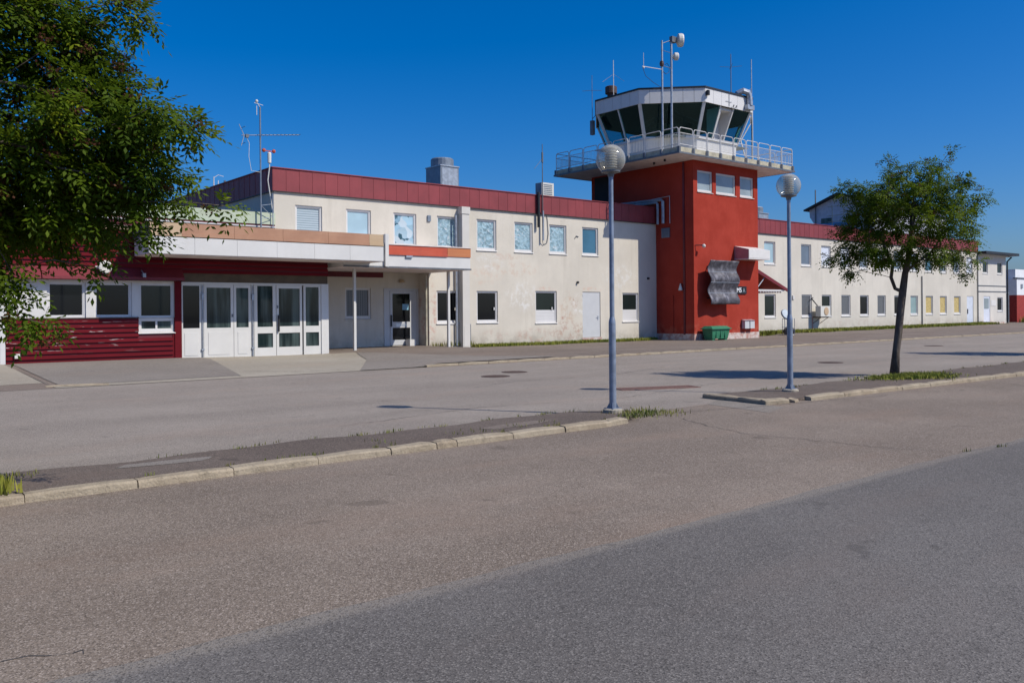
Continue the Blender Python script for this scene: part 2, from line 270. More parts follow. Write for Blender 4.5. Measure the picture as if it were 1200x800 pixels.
# ------------------------------------------------------------------ geometry helpers
class MB:
    """collects shapes; build() links them as ONE mesh object"""
    def __init__(s): s.v = []; s.f = []; s.k = []; s.cur = 0
    def mat(s, i): s.cur = i; return s
    def add(s, vs, fs):
        o = len(s.v); s.v += [tuple(p) for p in vs]; s.f += [tuple(i + o for i in f) for f in fs]; s.k += [s.cur] * len(fs); return s
    def box(s, x0, x1, y0, y1, z0, z1):
        return s.add([(x0, y0, z0), (x1, y0, z0), (x1, y1, z0), (x0, y1, z0), (x0, y0, z1), (x1, y0, z1), (x1, y1, z1), (x0, y1, z1)],
                     [(0, 3, 2, 1), (4, 5, 6, 7), (0, 1, 5, 4), (1, 2, 6, 5), (2, 3, 7, 6), (3, 0, 4, 7)])
    def poly(s, pts, flip=False): return s.add(pts, [tuple(range(len(pts)))[::-1] if flip else tuple(range(len(pts)))])
    def prism(s, prof, axis, a, b):
        """2-D profile extruded along axis ('x': profile is (y,z); 'y': (x,z); 'z': (x,y))"""
        n = len(prof); P = {'x': lambda u, v, t: (t, u, v), 'y': lambda u, v, t: (u, t, v), 'z': lambda u, v, t: (u, v, t)}[axis]
        vs = [P(u, v, a) for u, v in prof] + [P(u, v, b) for u, v in prof]
        return s.add(vs, [tuple(range(n))[::-1], tuple(range(n, 2 * n))] + [(i, (i + 1) % n, n + (i + 1) % n, n + i) for i in range(n)])
    def tube(s, pts, r, seg=8, cap=True):
        pts = [Vector(p) for p in pts]; rs = r if isinstance(r, (list, tuple)) else [r] * len(pts); rings = []
        t0 = (pts[1] - pts[0]).normalized(); a = t0.orthogonal().normalized()
        for i, p in enumerate(pts):
            t = (pts[min(i + 1, len(pts) - 1)] - pts[max(i - 1, 0)]).normalized()
            a = (a - t * a.dot(t)); a = a.normalized() if a.length > 1e-6 else t.orthogonal().normalized(); b = t.cross(a)
            rings.append([p + (a * math.cos(2 * math.pi * k / seg) + b * math.sin(2 * math.pi * k / seg)) * rs[i] for k in range(seg)])
        vs = [q for rg in rings for q in rg]; fs = []
        for i in range(len(pts) - 1):
            for k in range(seg): fs.append((i * seg + k, i * seg + (k + 1) % seg, (i + 1) * seg + (k + 1) % seg, (i + 1) * seg + k))
        if cap: fs += [tuple(range(seg))[::-1], tuple(range((len(pts) - 1) * seg, len(pts) * seg))]
        return s.add(vs, fs)
    def lathe(s, prof, cx=0, cy=0, cz=0, seg=20):
        vs = [(cx + r * math.cos(2 * math.pi * k / seg), cy + r * math.sin(2 * math.pi * k / seg), cz + z) for r, z in prof for k in range(seg)]; fs = []
        for i in range(len(prof) - 1):
            for k in range(seg): fs.append((i * seg + k, i * seg + (k + 1) % seg, (i + 1) * seg + (k + 1) % seg, (i + 1) * seg + k))
        fs += [tuple(range(seg))[::-1], tuple(range((len(prof) - 1) * seg, len(prof) * seg))]
        return s.add(vs, fs)
    def ball(s, c, r, seg=16, rings=10):
        prof = [(max(1e-4, r * math.sin(math.pi * i / rings)), -r * math.cos(math.pi * i / rings)) for i in range(rings + 1)]
        return s.lathe(prof, *c, seg=seg)
    def mesh(s, name, mats, smooth=False):
        me = bpy.data.meshes.new(name); me.from_pydata(s.v, [], s.f); me.update()
        for mm in (mats if isinstance(mats, (list, tuple)) else [mats]): me.materials.append(M[mm] if isinstance(mm, str) else mm)
        if any(s.k): me.polygons.foreach_set('material_index', s.k)
        if smooth: me.polygons.foreach_set('use_smooth', [True] * len(me.polygons))
        return me
    def build(s, name, mats, parent=None, smooth=False, base=None, **kw):
        """vertices are world coordinates; base (or the parent's location) becomes the local origin"""
        b = Vector(base) if base is not None else (wloc(parent) if parent else Vector())
        s.v = [(x - b.x, y - b.y, z - b.z) for x, y, z in s.v]
        o = bpy.data.objects.new(name, s.mesh(name, mats, smooth)); COL.objects.link(o)
        if parent: o.parent = parent; o.location = b - wloc(parent)
        else: o.location = b
        return prop(o, **kw)
def wloc(o):
    p = Vector(o.location)
    while o.parent: o = o.parent; p += o.location
    return p
def prop(o, **kw):
    for k, v in kw.items(): o[k] = v
    return o
def empty(name, loc, label, cat, group=None):
    o = bpy.data.objects.new(name, None); COL.objects.link(o); o.location = loc; o.empty_display_size = .2
    prop(o, label=label, category=cat)
    if group: o['group'] = group
    return o
def inst(me, name, loc, parent=None, rot=0., scale=None):
    """object with shared mesh data; loc is a world position"""
    o = bpy.data.objects.new(name, me); COL.objects.link(o)
    if parent: o.parent = parent; o.location = Vector(loc) - wloc(parent)
    else: o.location = loc
    o.rotation_euler.z = rot
    if scale: o.scale = scale
    return o
def wall_holes(mb, x0, x1, z0, z1, Y, holes, depth=.14):
    """wall facing -Y with rectangular openings (hx0,hx1,hz0,hz1[,depth]) and their reveals"""
    xs = sorted({x0, x1, *[h[0] for h in holes], *[h[1] for h in holes]}); zs = sorted({z0, z1, *[h[2] for h in holes], *[h[3] for h in holes]})
    for i in range(len(xs) - 1):
        for j in range(len(zs) - 1):
            cx, cz = (xs[i] + xs[i + 1]) / 2, (zs[j] + zs[j + 1]) / 2
            if any(h[0] < cx < h[1] and h[2] < cz < h[3] for h in holes): continue
            mb.poly([(xs[i], Y, zs[j]), (xs[i + 1], Y, zs[j]), (xs[i + 1], Y, zs[j + 1]), (xs[i], Y, zs[j + 1])])
    for h in holes:
        a, b, c, d = h[:4]; e = Y + (h[4] if len(h) > 4 else depth)
        mb.poly([(a, Y, c), (a, Y, d), (a, e, d), (a, e, c)]); mb.poly([(b, Y, c), (b, e, c), (b, e, d), (b, Y, d)])
        mb.poly([(a, Y, d), (b, Y, d), (b, e, d), (a, e, d)]); mb.poly([(a, Y, c), (a, e, c), (b, e, c), (b, Y, c)])
    return mb
_wc = {}
def window(parent, x, Y, z, wd, h, pane, sash=None, panel=0., fr='frame', sill=True):
    """recessed window facing -Y: window (frame) > pane, sill; panel = height of a solid lower panel; sash = list of vertical bars"""
    key = (round(wd, 2), round(h, 2), pane, str(sash), panel, fr)
    if key not in _wc:
        t = .065; f = MB(); y0, y1 = .05, .115
        f.box(0, t, y0, y1, 0, h); f.box(wd - t, wd, y0, y1, 0, h); f.box(t, wd - t, y0, y1, h - t, h); f.box(t, wd - t, y0, y1, 0, t + .02)
        i = .028                                        # inner sash, set back
        f.box(t, t + i, y0 + .02, y1, t + .02, h - t); f.box(wd - t - i, wd - t, y0 + .02, y1, t + .02, h - t)
        f.box(t + i, wd - t - i, y0 + .02, y1, h - t - i, h - t); f.box(t + i, wd - t - i, y0 + .02, y1, t + .02, t + .02 + i)
        if panel:
            f.box(t + i, wd - t - i, y0 + .025, y1, t + .02 + i, panel)
            for k in range(3): f.box(t + i + .002, wd - t - i - .002, y0 + .019, y0 + .024, t + .06 + i + k * (panel - .15) / 3, t + .05 + i + (k + .85) * (panel - .15) / 3)
        for sx in (sash or []): f.box(sx * wd - .03, sx * wd + .03, y0 + .012, y1 + .002, t + .02 + i, h - t - i)
        p = MB(); p.box(t + .01, wd - t - .01, y1 - .012, y1 + .02, (panel or t), h - t - .01)
        sl_ = MB(); sl_.prism([(-.045, -.03), (.05, .012), (.05, -.018), (-.045, -.05)], 'x', -.03, wd + .03)
        _wc[key] = (f.mesh('window', fr), p.mesh('pane', pane), sl_.mesh('sill', fr))
    a, b, c = _wc[key]
    o = inst(a, 'window', (x, Y, z), parent); inst(b, 'pane', (x, Y, z), o)
    if sill: inst(c, 'sill', (x, Y, z), o)
    return o
def ss(t, a, b):
    t = min(1, max(0, (t - a) / (b - a))); return t * t * (3 - 2 * t)
def zg(X, Y):
    """height of the paved ground between the far kerb and the buildings"""
    base = -.08 * (1 - ss(Y, 21.9, 25.5)) * (1 - ss(X, 14.2, 14.9))
    k = np.interp(X, [-20, 4.4, 9.6, 12, 14.8, 16, 20.8, 23, 42, 45, 75, 140], [.15, .15, .13, .08, .06, .15, .14, .0, .0, .12, .2, .2])
    return base + k * ss(Y, 24, 29.3)

# ------------------------------------------------------------------ ground
def sheet(name, x0, x1, y0, y1, z, m_, kind='structure'):
    return MB().poly([(x0, y0, z), (x1, y0, z), (x1, y1, z), (x0, y1, z)]).build(name, m_, kind=kind)
sheet('ground', -900, 900, -900, 900, -.14, 'soil')
sheet('road', -120, 320, -8, 9.6, -.08, 'road')
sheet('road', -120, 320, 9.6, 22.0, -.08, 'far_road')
def wavy(name, pts, z, m_, kind='structure'): return MB().poly([(x, y, z) for x, y in pts]).build(name, m_, kind=kind)
# newer parking-lot asphalt in front: its far edge is the slightly wandering seam
def seam(x, s): return 4.36 + .022 * math.sin(x * .9 + s) + .012 * math.sin(x * 3.7 + 2 * s) + .008 * math.sin(x * 9.1)
ed = [(i * .2 - 30, seam(i * .2 - 30, 0)) for i in range(600)]
wavy('parking_lot', [(90, -60), *[(x, y) for x, y in reversed(ed)], (-30, -60)][::-1], -.074, 'lot')
# paved ground up to the buildings, slightly uneven
m_ = MB(); xs = [-40 + .8 * i for i in range(0, 250)]; ys = [21.97 + .52 * j for j in range(0, 24)]
for i in range(len(xs) - 1):
    for j in range(len(ys) - 1):
        q = [(xs[i], ys[j]), (xs[i + 1], ys[j]), (xs[i + 1], ys[j + 1]), (xs[i], ys[j + 1])]
        m_.poly([(x, y, zg(x, y) + (.0 if x > 14.5 else .004)) for x, y in q])
m_.build('pavement', 'pavement', smooth=True, kind='structure')
def drape(name, poly, m_, dz, step=.4):
    """flat polygon (x-monotone strip list of (x, ylo, yhi)) laid on the paved ground"""
    mb = MB()
    for (xa, la, ha), (xb, lb, hb) in zip(poly[:-1], poly[1:]):
        n = max(1, int((xb - xa) / step))
        for i in range(n):
            t0, t1 = i / n, (i + 1) / n; k = max(1, int((max(ha - la, hb - lb)) / step))
            for j in range(k):
                pts = []
                for t, u in ((t0, j / k), (t1, j / k), (t1, (j + 1) / k), (t0, (j + 1) / k)):
                    x = xa + (xb - xa) * t; lo = la + (lb - la) * t; hi = ha + (hb - ha) * t; y = lo + (hi - lo) * u
                    pts.append((x, y, zg(x, y) + dz))
                mb.poly(pts)
    return mb.build(name, m_, smooth=True, kind='structure')
drape('apron', [(-12, 22.6, 29.38), (4.3, 23.4, 29.38), (4.301, 21.93, 22.6), (8.8, 21.93, 22.6), (8.801, 21.93, 29.38), (14.3, 21.93, 29.6), (15.0, 21.98, 29.0), (15.6, 21.98, 28.6), (16.6, 22.2, 22.3)], 'apron', .010)
drape('asphalt_patch', [(4.5, 22.55, 29.36), (6, 22.5, 29.36), (8.9, 22.5, 29.36), (10.15, 28.3, 29.3)], 'patch', .016)
drape('driveway', [(12.3, 21.96, 22.1), (14.4, 21.96, 25.4), (15.6, 22.0, 28.3), (17.2, 22.1, 26.2), (20.2, 22.3, 22.5)], 'patch', .022)
# kerb stones
_kc = {}
def kerbstone(parent, x, y, L, h=.085, wd=.15, rot=0., z=-.08, tilt=0.):
    key = (round(L, 1), h)
    if key not in _kc:
        b = .022; prof = [(0, -.1), (0, h - b), (b, h), (wd, h + .004), (wd, -.1)]
        n = 5; mb = MB(); vs = []
        for i in range(n):
            t = i / (n - 1) * 1.0
            for (u, v) in prof:
                e = .012 if i in (0, n - 1) else 0
                vs.append((t, u + (random.uniform(-.006, .006) + e if v > 0 and u < .1 else 0), v + (random.uniform(-.006, .006) - e if v > 0 else 0)))
        k = len(prof); fs = [tuple(range(k)), tuple(range((n - 1) * k, n * k))[::-1]]
        for i in range(n - 1):
            for j in range(k): fs.append((i * k + j, (i + 1) * k + j, (i + 1) * k + (j + 1) % k, i * k + (j + 1) % k))
        mb.add(vs, fs); _kc[key] = mb.mesh('kerb_stone', 'kerb')
    o = inst(_kc[key], 'kerb_stone', (x, y, z), parent, rot, (L - .012, 1, 1)); o.rotation_euler.x = tilt; return o
def island(name, xs, front, back, zf, zb):
    """raised asphalt island: strips from the kerb line to the flush back edge, edge skirts down to the road"""
    mb = MB(); n = 6; rows = []
    for x in xs:
        f, b = front(x), back(x); rows.append([(x, f + (b - f) * k / n, zf(x) + (zb(x) - zf(x)) * (k / n)) for k in range(n + 1)])
    for A_, B_ in zip(rows[:-1], rows[1:]):
        for k in range(n): mb.poly([A_[k], B_[k], B_[k + 1], A_[k + 1]])
        for (p, q) in ((B_[0], A_[0]), (A_[n], B_[n])): mb.poly([(q[0], q[1], -.12), (p[0], p[1], -.12), p, q])
    for rw, fl in ((rows[0], 0), (rows[-1], 1)):
        for k in range(n): p, q = (rw[k], rw[k + 1]) if fl else (rw[k + 1], rw[k]); mb.poly([(p[0], p[1], -.12), (q[0], q[1], -.12), q, p])
    return mb.build(name, 'island', kind='structure')
bk = lambda x: 10.22 + .07 * math.sin(x * 1.7) + .05 * math.sin(x * 4.1)
f1 = lambda x: 8.86 if x < 9.2 else 8.86 + .75 * ((x - 9.2) / 1.4) ** 1.6
b1 = lambda x: bk(x) if x < 9.4 else bk(9.4) - .45 * ((x - 9.4) / 1.2) ** 2
isl1 = island('traffic_island', [-9 + .25 * i for i in range(72)] + [9.0, 9.2, 9.4, 9.6, 9.8, 10.0, 10.2, 10.4, 10.55], f1, b1, lambda x: 0 if x < 9.2 else -.05 * min(1, (x - 9.2) / 1.2), lambda x: -.04 if x < 9.4 else -.04 - .03 * min(1, (x - 9.4) / 1.2))
js = [-8.9, -7.8, -6.7, -5.6, -4.5, -3.4, -2.35, -1.2, .25, 1.45, 2.42, 3.37, 4.33, 5.27, 5.92, 6.22, 7.14, 8.07, 8.98, 9.42]
for i in range(len(js) - 1):
    y = 8.72 if js[i] > 1.4 else 8.70
    kerbstone(isl1, js[i], y + (.02 if i == len(js) - 2 else random.uniform(-.012, .012)), js[i + 1] - js[i], rot=(.12 if i == len(js) - 2 else random.uniform(-.008, .008)), tilt=random.uniform(-.05, .03))
fk = lambda x: 8.66 - .042 * (x - 14.3)
bk2 = lambda x: (10.2 if x < 19 else 10.2 - .1 * min(1, (x - 19) / 3)) + .08 * math.sin(x * 1.9) + .05 * math.sin(x * 4.7)
f2 = lambda x: fk(x) + .12 if x > 14.2 else fk(x) + .12 + .1 * (14.2 - x)
isl2 = island('traffic_island', [13.2, 13.4, 13.7, 14.0, 14.2] + [14.4 + .25 * i for i in range(135)], f2, lambda x: bk2(x) + .12, lambda x: 0 if x > 14.4 else -.03, lambda x: -.04)
x = 14.15
while x < 46: L = random.choice((1.0, 1.1, .95, 1.15)); kerbstone(isl2, x, fk(x), L, rot=-.042 + random.uniform(-.01, .01), tilt=random.uniform(-.04, .03)); x += L
kerbstone(isl2, 12.93, 8.80, .55, rot=-.25, tilt=.12); kerbstone(isl2, 13.62, 8.66, .28, rot=.35, z=-.12, tilt=.2)
kerbstone(isl2, 13.12, 10.35, .86, rot=-R(95)); kerbstone(isl2, 13.05, 9.5, .66, rot=-R(98))
# far kerb along the pavement
fkerb = sheet('gutter', 14.4, 120, 21.80, 21.96, -.076, 'road')
x = 14.5
while x < 62: L = 1.2; kerbstone(fkerb, x, 21.90 + random.uniform(-.01, .01), L, h=.078, z=-.08); x += L
MB().box(62, 140, 21.9, 22.05, -.2, 0).build('kerb_stone', 'kerb', fkerb)
kerbstone(fkerb, 4.15, 22.35, 1.35, h=.05, rot=-.3)
# cracks and joints in the asphalt
def crack(pts, w_=.012, z=-.0735, name='pavement_crack'):
    mb = MB(); q = []
    for (a, b) in zip(pts[:-1], pts[1:]):
        n = max(2, int(math.hypot(b[0] - a[0], b[1] - a[1]) / .09))
        for i in range(n): t = i / n; q.append((a[0] + (b[0] - a[0]) * t + random.gauss(0, .02), a[1] + (b[1] - a[1]) * t + random.gauss(0, .016)))
    q.append(pts[-1])
    for a, b in zip(q[:-1], q[1:]):
        d = Vector((b[0] - a[0], b[1] - a[1])); n_ = Vector((-d.y, d.x)).normalized() * w_ * random.uniform(.25, .8)
        mb.poly([(a[0] - n_.x, a[1] - n_.y, z), (b[0] - n_.x, b[1] - n_.y, z), (b[0] + n_.x, b[1] + n_.y, z), (a[0] + n_.x, a[1] + n_.y, z)])
    return mb.build(name, 'crack', kind='structure')
crack([(10.4, 8.6), (10.1, 8.0), (9.75, 7.0), (9.9, 6.0), (9.98, 5.1), (10.3, 4.5)], .010)
crack([(10.3, 4.4), (11.0, 4.25), (11.6, 4.3)], .006, -.0725); crack([(.5, 4.78), (.68, 4.80), (.85, 4.74), (.98, 4.69), (1.02, 4.63)], .006, -.0755)
crack([(14.6, 15.2), (16, 13.9), (18, 12.4), (21, 11.2)], .018); crack([(11.3, 15.2), (13, 15.9), (16, 15.6), (19.5, 16.8)], .016)
crack([(-2, 10.45), (0.6, 10.42), (1.4, 10.38), (1.9, 10.4)], .03, -.072); crack([(10.8, 9.2), (12.9, 8.7), (16, 8.2)], .014); crack([(6, 11.4), (9, 12.0), (12, 11.4), (16, 12.2)], .012)
crack([(22, 22.2), (22.4, 24), (22.1, 26.5), (22.9, 29.8)], .03, .009); crack([(8.9, 24.2), (10.5, 22.7), (11.9, 22.4)], .03, -.03)
def ipatch(pts, m_): return MB().poly([(x, y, -.04 * (y - 8.86) / (bk(x) - 8.86) + .004) for x, y in pts]).build('pavement_patch', m_, kind='structure')
ipatch([(2.45, 9.66), (2.9, 9.55), (3.3, 9.5), (3.45, 9.62), (3.5, 9.74), (3.0, 9.86), (2.6, 9.88)], 'patch'); ipatch([(7.2, 9.2), (7.9, 9.25), (8.5, 9.4), (8.3, 9.62), (7.6, 9.6), (7.1, 9.45)], 'pavement')
wavy('pavement_patch', [(12.0, 8.1), (12.9, 8.4), (13.0, 9.9), (12.3, 9.6)], -.0765, 'seamdust')
# manhole covers and the drain grating
def disc(x, y, r, name, label, cat, z=-.074, grp='manhole covers in the far road'):
    t = empty(name, (x, y, z), label, cat, grp)
    MB().lathe([(r, -.02), (r, .004), (r - .05, .006), (r - .055, -.002)], x, y, z, 28).build('rim', 'iron', t)
    c = MB(); c.lathe([(r - .06, -.02), (r - .06, .003)], x, y, z, 28)
    for k in range(-3, 4): c.box(x - (r - .1) * math.sqrt(1 - (k / 4) ** 2), x + (r - .1) * math.sqrt(1 - (k / 4) ** 2), y + k * .08 - .015, y + k * .08 + .015, z + .003, z + .007)
    c.build('cover', 'iron', t); return t
disc(13.71, 17.5, .38, 'manhole_cover', 'round rusty manhole cover, nearer one of the pair in front of the porch', 'manhole')
disc(15.05, 18.35, .36, 'manhole_cover', 'round rusty manhole cover, farther one of the pair in front of the porch', 'manhole')
disc(24.6, 14.4, .38, 'manhole_cover', 'round manhole cover in the road beyond the second lamp post', 'manhole'); disc(38.6, 17.6, .4, 'manhole_cover', 'farthest round manhole cover, in the road right of the rowan trunk', 'manhole')
t = empty('drain_grating', (14.1, 12.35, -.074), 'long rusty drain grating across the road between the two lamp posts', 'drain')
dd = Vector((14.95 - 13.2, 12.0 - 12.68, 0)); L = dd.length; ang = math.atan2(dd.y, dd.x)
mb = MB(); mb.box(-L / 2, L / 2, -.27, -.23, -.03, .006); mb.box(-L / 2, L / 2, .23, .27, -.03, .006); mb.box(-L / 2, -L / 2 + .04, -.23, .23, -.03, .006); mb.box(L / 2 - .04, L / 2, -.23, .23, -.03, .006)
inst(mb.mesh('rim', 'drain_rust'), 'rim', (14.1, 12.35, -.074), t, ang)
mb = MB(); n = 38
for k in range(n): xk = -L / 2 + .05 + (L - .1) * k / n; mb.box(xk, xk + .034, -.228, .228, -.028, .003)
inst(mb.mesh('bars', 'drain_rust'), 'bars', (14.1, 12.35, -.074), t, ang)
inst(MB().box(-L / 2 + .01, L / 2 - .01, -.229, .229, -.026, -.010).mesh('tray', 'brown_rust'), 'tray', (14.1, 12.35, -.072), t, ang)

# ------------------------------------------------------------------ control tower
TX0, TX1, TY0, TY1 = 35.92, 41.65, 28.8, 36.4
tw = empty('control_tower', (38.77, 32.6, 0), 'red control tower with a white glazed cab and a railed balcony', 'control tower')
THOLES = [(36.26, 37.54, 7.9, 9.03), (37.85, 39.59, 7.9, 9.02), (39.99, 41.25, 7.9, 9.04)]
b = wall_holes(MB(), TX0, TX1, .34, 9.53, TY0, THOLES, .13)
for q in ([(TX0, TY1), (TX0, TY0)], [(TX1, TY0), (TX1, TY1)], [(TX1, TY1), (TX0, TY1)]):
    (xa, ya), (xb, yb) = q; b.poly([(xa, ya, .34), (xb, yb, .34), (xb, yb, 9.53), (xa, ya, 9.53)])
b.build('wall', 'red_render', tw)
b = MB().box(TX0 - .02, TX1 + .02, TY0 - .02, TY1, -.1, .34).build('plinth', 'plinth', tw)
for (a, c, d, e), n in zip(THOLES, (0, 1, 2)): window(tw, a, TY0, d, c - a, e - d, 'tower_blind')
PX0, PX1, PY0, PY1 = 33.78, 44.0, 27.95, 37.3
b = MB().mat(0).box(PX0, PX1, PY0, PY1, 9.535, 9.60); b.build('balcony_soffit', 'soffit', tw)
b = MB().box(PX0 - .05, PX1 + .05, PY0 - .05, PY0 - .002, 9.52, 9.61); b.box(PX0 - .05, PX1 + .05, PY1 + .002, PY1 + .05, 9.52, 9.61); b.box(PX0 - .05, PX0 - .002, PY0 - .002, PY1 + .002, 9.52, 9.61); b.box(PX1 + .002, PX1 + .05, PY0 - .002, PY1 + .002, 9.52, 9.61)
b.build('drip_edge', 'drip', tw)
MB().box(PX0 + .08, PX1 - .08, PY0 + .08, PY1 - .08, 9.6, 9.88).build('balcony_slab', 'beige', tw)
NF, NS = 9, 8
def railpanel(L):
    mb = MB(); g_ = .045; r = .13; h0, h1 = .1, .95
    arc = [(g_, 0, -.25), (g_, 0, h1 - r)] + [(g_ + r - r * math.cos(a), 0, h1 - r + r * math.sin(a)) for a in (R(22), R(45), R(68), R(90))] + \
          [(L - g_ - r + r * math.sin(a), 0, h1 - r + r * math.cos(a)) for a in (0, R(22), R(45), R(68), R(90))] + [(L - g_, 0, -.25)]
    mb.tube(arc, .023, 6); mb.tube([(g_, 0, .68), (L - g_, 0, .68)], .017, 5); mb.tube([(g_, 0, h0), (L - g_, 0, h0)], .018, 5)
    for k in range(1, 10): xk = g_ + (L - 2 * g_) * k / 10; mb.tube([(xk, 0, h0), (xk, 0, .68)], .008, 4, False)
    return mb.mesh('railing_panel', 'rail')
LF = (PX1 - PX0 - .1) / NF; LS = (PY1 - PY0 - .1) / NS; mf, ms = railpanel(LF), railpanel(LS)
zr = 9.9
for k in range(NF):
    inst(mf, 'railing_panel', (PX0 + .05 + k * LF, PY0 + .05, zr), tw); inst(mf, 'railing_panel', (PX0 + .05 + k * LF, PY1 - .05, zr), tw)
for k in range(NS):
    inst(ms, 'railing_panel', (PX0 + .05, PY0 + .05 + k * LS, zr), tw, R(90)); inst(ms, 'railing_panel', (PX1 - .05, PY0 + .05 + k * LS, zr), tw, R(90))
br = MB().box(-.055, .055, -.02, .09, -.24, .02).mesh('bracket', 'drip')
for k in range(NF + 1): inst(br, 'bracket', (PX0 + .05 + k * LF, PY0 + .0, 9.86), tw)
for k in range(NS + 1): inst(br, 'bracket', (PX0 + .0, PY0 + .05 + k * LS, 9.86), tw, R(-90)); inst(br, 'bracket', (PX1, PY0 + .05 + k * LS, 9.86), tw, R(90))
# cab
CX, CY = 38.77, 32.65
def octa(ins, z):
    hx, hy, c = 4.57 - ins, 4.1 - ins, 2.47 - .586 * ins
    return [(CX + a, CY + b_, z) for a, b_ in ((-hx, -hy + c), (-hx + c, -hy), (hx - c, -hy), (hx, -hy + c), (hx, hy - c), (hx - c, hy), (-hx + c, hy), (-hx, hy - c))]
def ring(mb, A, B):
    for i in range(8): mb.poly([A[i], A[(i + 1) % 8], B[(i + 1) % 8], B[i]])
b = MB(); ring(b, octa(.92, 9.88), octa(.84, 10.95)); b.poly(octa(.84, 10.95)[::1]); b.build('cab_base', 'white_cab', tw)
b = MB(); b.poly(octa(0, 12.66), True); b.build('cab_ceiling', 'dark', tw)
b = MB(); ring(b, octa(-.04, 13.40), octa(-.04, 13.49)); b.poly(octa(-.04, 13.49)); b.poly(octa(-.04, 13.40), True); b.build('cab_roof', 'black', tw)
b = MB(); ring(b, octa(.06, 12.67), octa(.06, 13.39)); b.build('fascia_backing', 'drip', tw)
A = octa(0, 12.65)
_pc = {}
for i in range(8):
    a, c = Vector(A[i]), Vector(A[(i + 1) % 8]); d = c - a; n = 6 if d.length > 3.3 else 5; L = d.length / n; key = round(L, 3)
    if key not in _pc: _pc[key] = MB().box(.008, L - .008, 0, .05, 0, .745).mesh('fascia_panel', 'white_cab')
    for k in range(n): inst(_pc[key], 'fascia_panel', a + d * (k / n), tw, math.atan2(d.y, d.x))
# glazing: top edge leans out
T_, B_ = octa(.12, 12.66), octa(.80, 10.95)
def lerp(p, q, t): return Vector(p) + (Vector(q) - Vector(p)) * t
def barq(mb, p, q, wdt, n_):
    """flat bar from p to q, width along the side direction, thickness outwards"""
    p, q = Vector(p), Vector(q); ax = (q - p).normalized(); sd = ax.cross(n_).normalized() * wdt / 2; nn = n_.normalized()
    mb.add([p - sd - nn * .06, p + sd - nn * .06, p + sd + nn * .05, p - sd + nn * .05, q - sd - nn * .06, q + sd - nn * .06, q + sd + nn * .05, q - sd + nn * .05],
           [(0, 3, 2, 1), (4, 5, 6, 7), (0, 1, 5, 4), (1, 2, 6, 5), (2, 3, 7, 6), (3, 0, 4, 7)])
for i in range(8):
    j = (i + 1) % 8; nrm = Vector(((A[i][0] + A[j][0]) / 2 - CX, (A[i][1] + A[j][1]) / 2 - CY, 0)).normalized()
    b = MB(); vo = Vector((A[i][0] - CX, A[i][1] - CY, 0)).normalized(); barq(b, B_[i], T_[i], .17, vo); b.build('corner_post', 'white_cab', tw)
    spans = [(0, .34), (.62, 1)] if i == 1 else ([(0, 1)] if i in (0, 2, 4, 6) else [(0, .5), (.5, 1)])
    for (t0, t1) in spans:
        MB().poly([lerp(B_[i], B_[j], t0), lerp(B_[i], B_[j], t1), lerp(T_[i], T_[j], t1), lerp(T_[i], T_[j], t0)]).build('window', 'cab_glass', tw)
    for t in sorted({t for sp in spans for t in sp if 0 < t < 1}):
        b = MB(); barq(b, lerp(B_[i], B_[j], t), lerp(T_[i], T_[j], t), .075, nrm); b.build('mullion', 'white_cab', tw)
    b = MB(); p, q = lerp(B_[i], B_[j], .0), lerp(B_[i], B_[j], 1.); barq(b, p, q, .10, nrm); b.build('window_sill', 'white_cab', tw)
# recessed balcony door in the front face
p0, p1 = lerp(B_[1], B_[2], .34), lerp(B_[1], B_[2], .62); yb = p0.y + .25
b = MB(); b.box(p0.x, p0.x + .12, p0.y - .7, yb + .1, 10.9, 12.66); b.box(p1.x - .02, p1.x + .1, p0.y - .7, yb + .1, 10.9, 12.66); b.box(p0.x + .12, p1.x - .02, yb, yb + .1, 10.9, 12.66); b.box(p0.x + .12, p1.x - .02, p0.y - .65, yb, 12.45, 12.66)
b = MB().box(p0.x + .12, p1.x + .1, yb, yb + .08, 10.95, 12.5)
for xx in (p0.x + .02, p1.x + .0): b.poly([(xx, yb + .08, 10.95), (xx, p0.y, 10.95), (xx, p0.y - .6, 12.5), (xx, yb + .08, 12.5)]); b.poly([(xx + .1, yb + .08, 10.95), (xx + .1, yb + .08, 12.5), (xx + .1, p0.y - .6, 12.5), (xx + .1, p0.y, 10.95)]); b.poly([(xx, p0.y, 10.95), (xx + .1, p0.y, 10.95), (xx + .1, p0.y - .6, 12.5), (xx, p0.y - .6, 12.5)])
b.box(p0.x + .03, p1.x + .09, p0.y - .60, yb + .07, 12.5, 12.65)
dr = b.build('balcony_door', 'white_cab', tw); MB().box(p0.x + .2, p0.x + .52, yb - .03, yb - .005, 11.0, 12.3).build('door_pane', 'glass_dark', dr)
# inside the cab: floor, desk, central post and blinds, seen dimly through the glass
b = MB().box(CX - 3.4, CX + 3.4, CY - 2.9, CY + 2.9, 10.955, 10.99); b.box(CX - 1.6, CX + 2.0, CY - 1.0, CY + .6, 10.99, 11.5); b.box(CX + .3, CX + .7, CY + .6, CY + 1., 10.99, 12.65); b.build('control_desk', 'desk', tw)
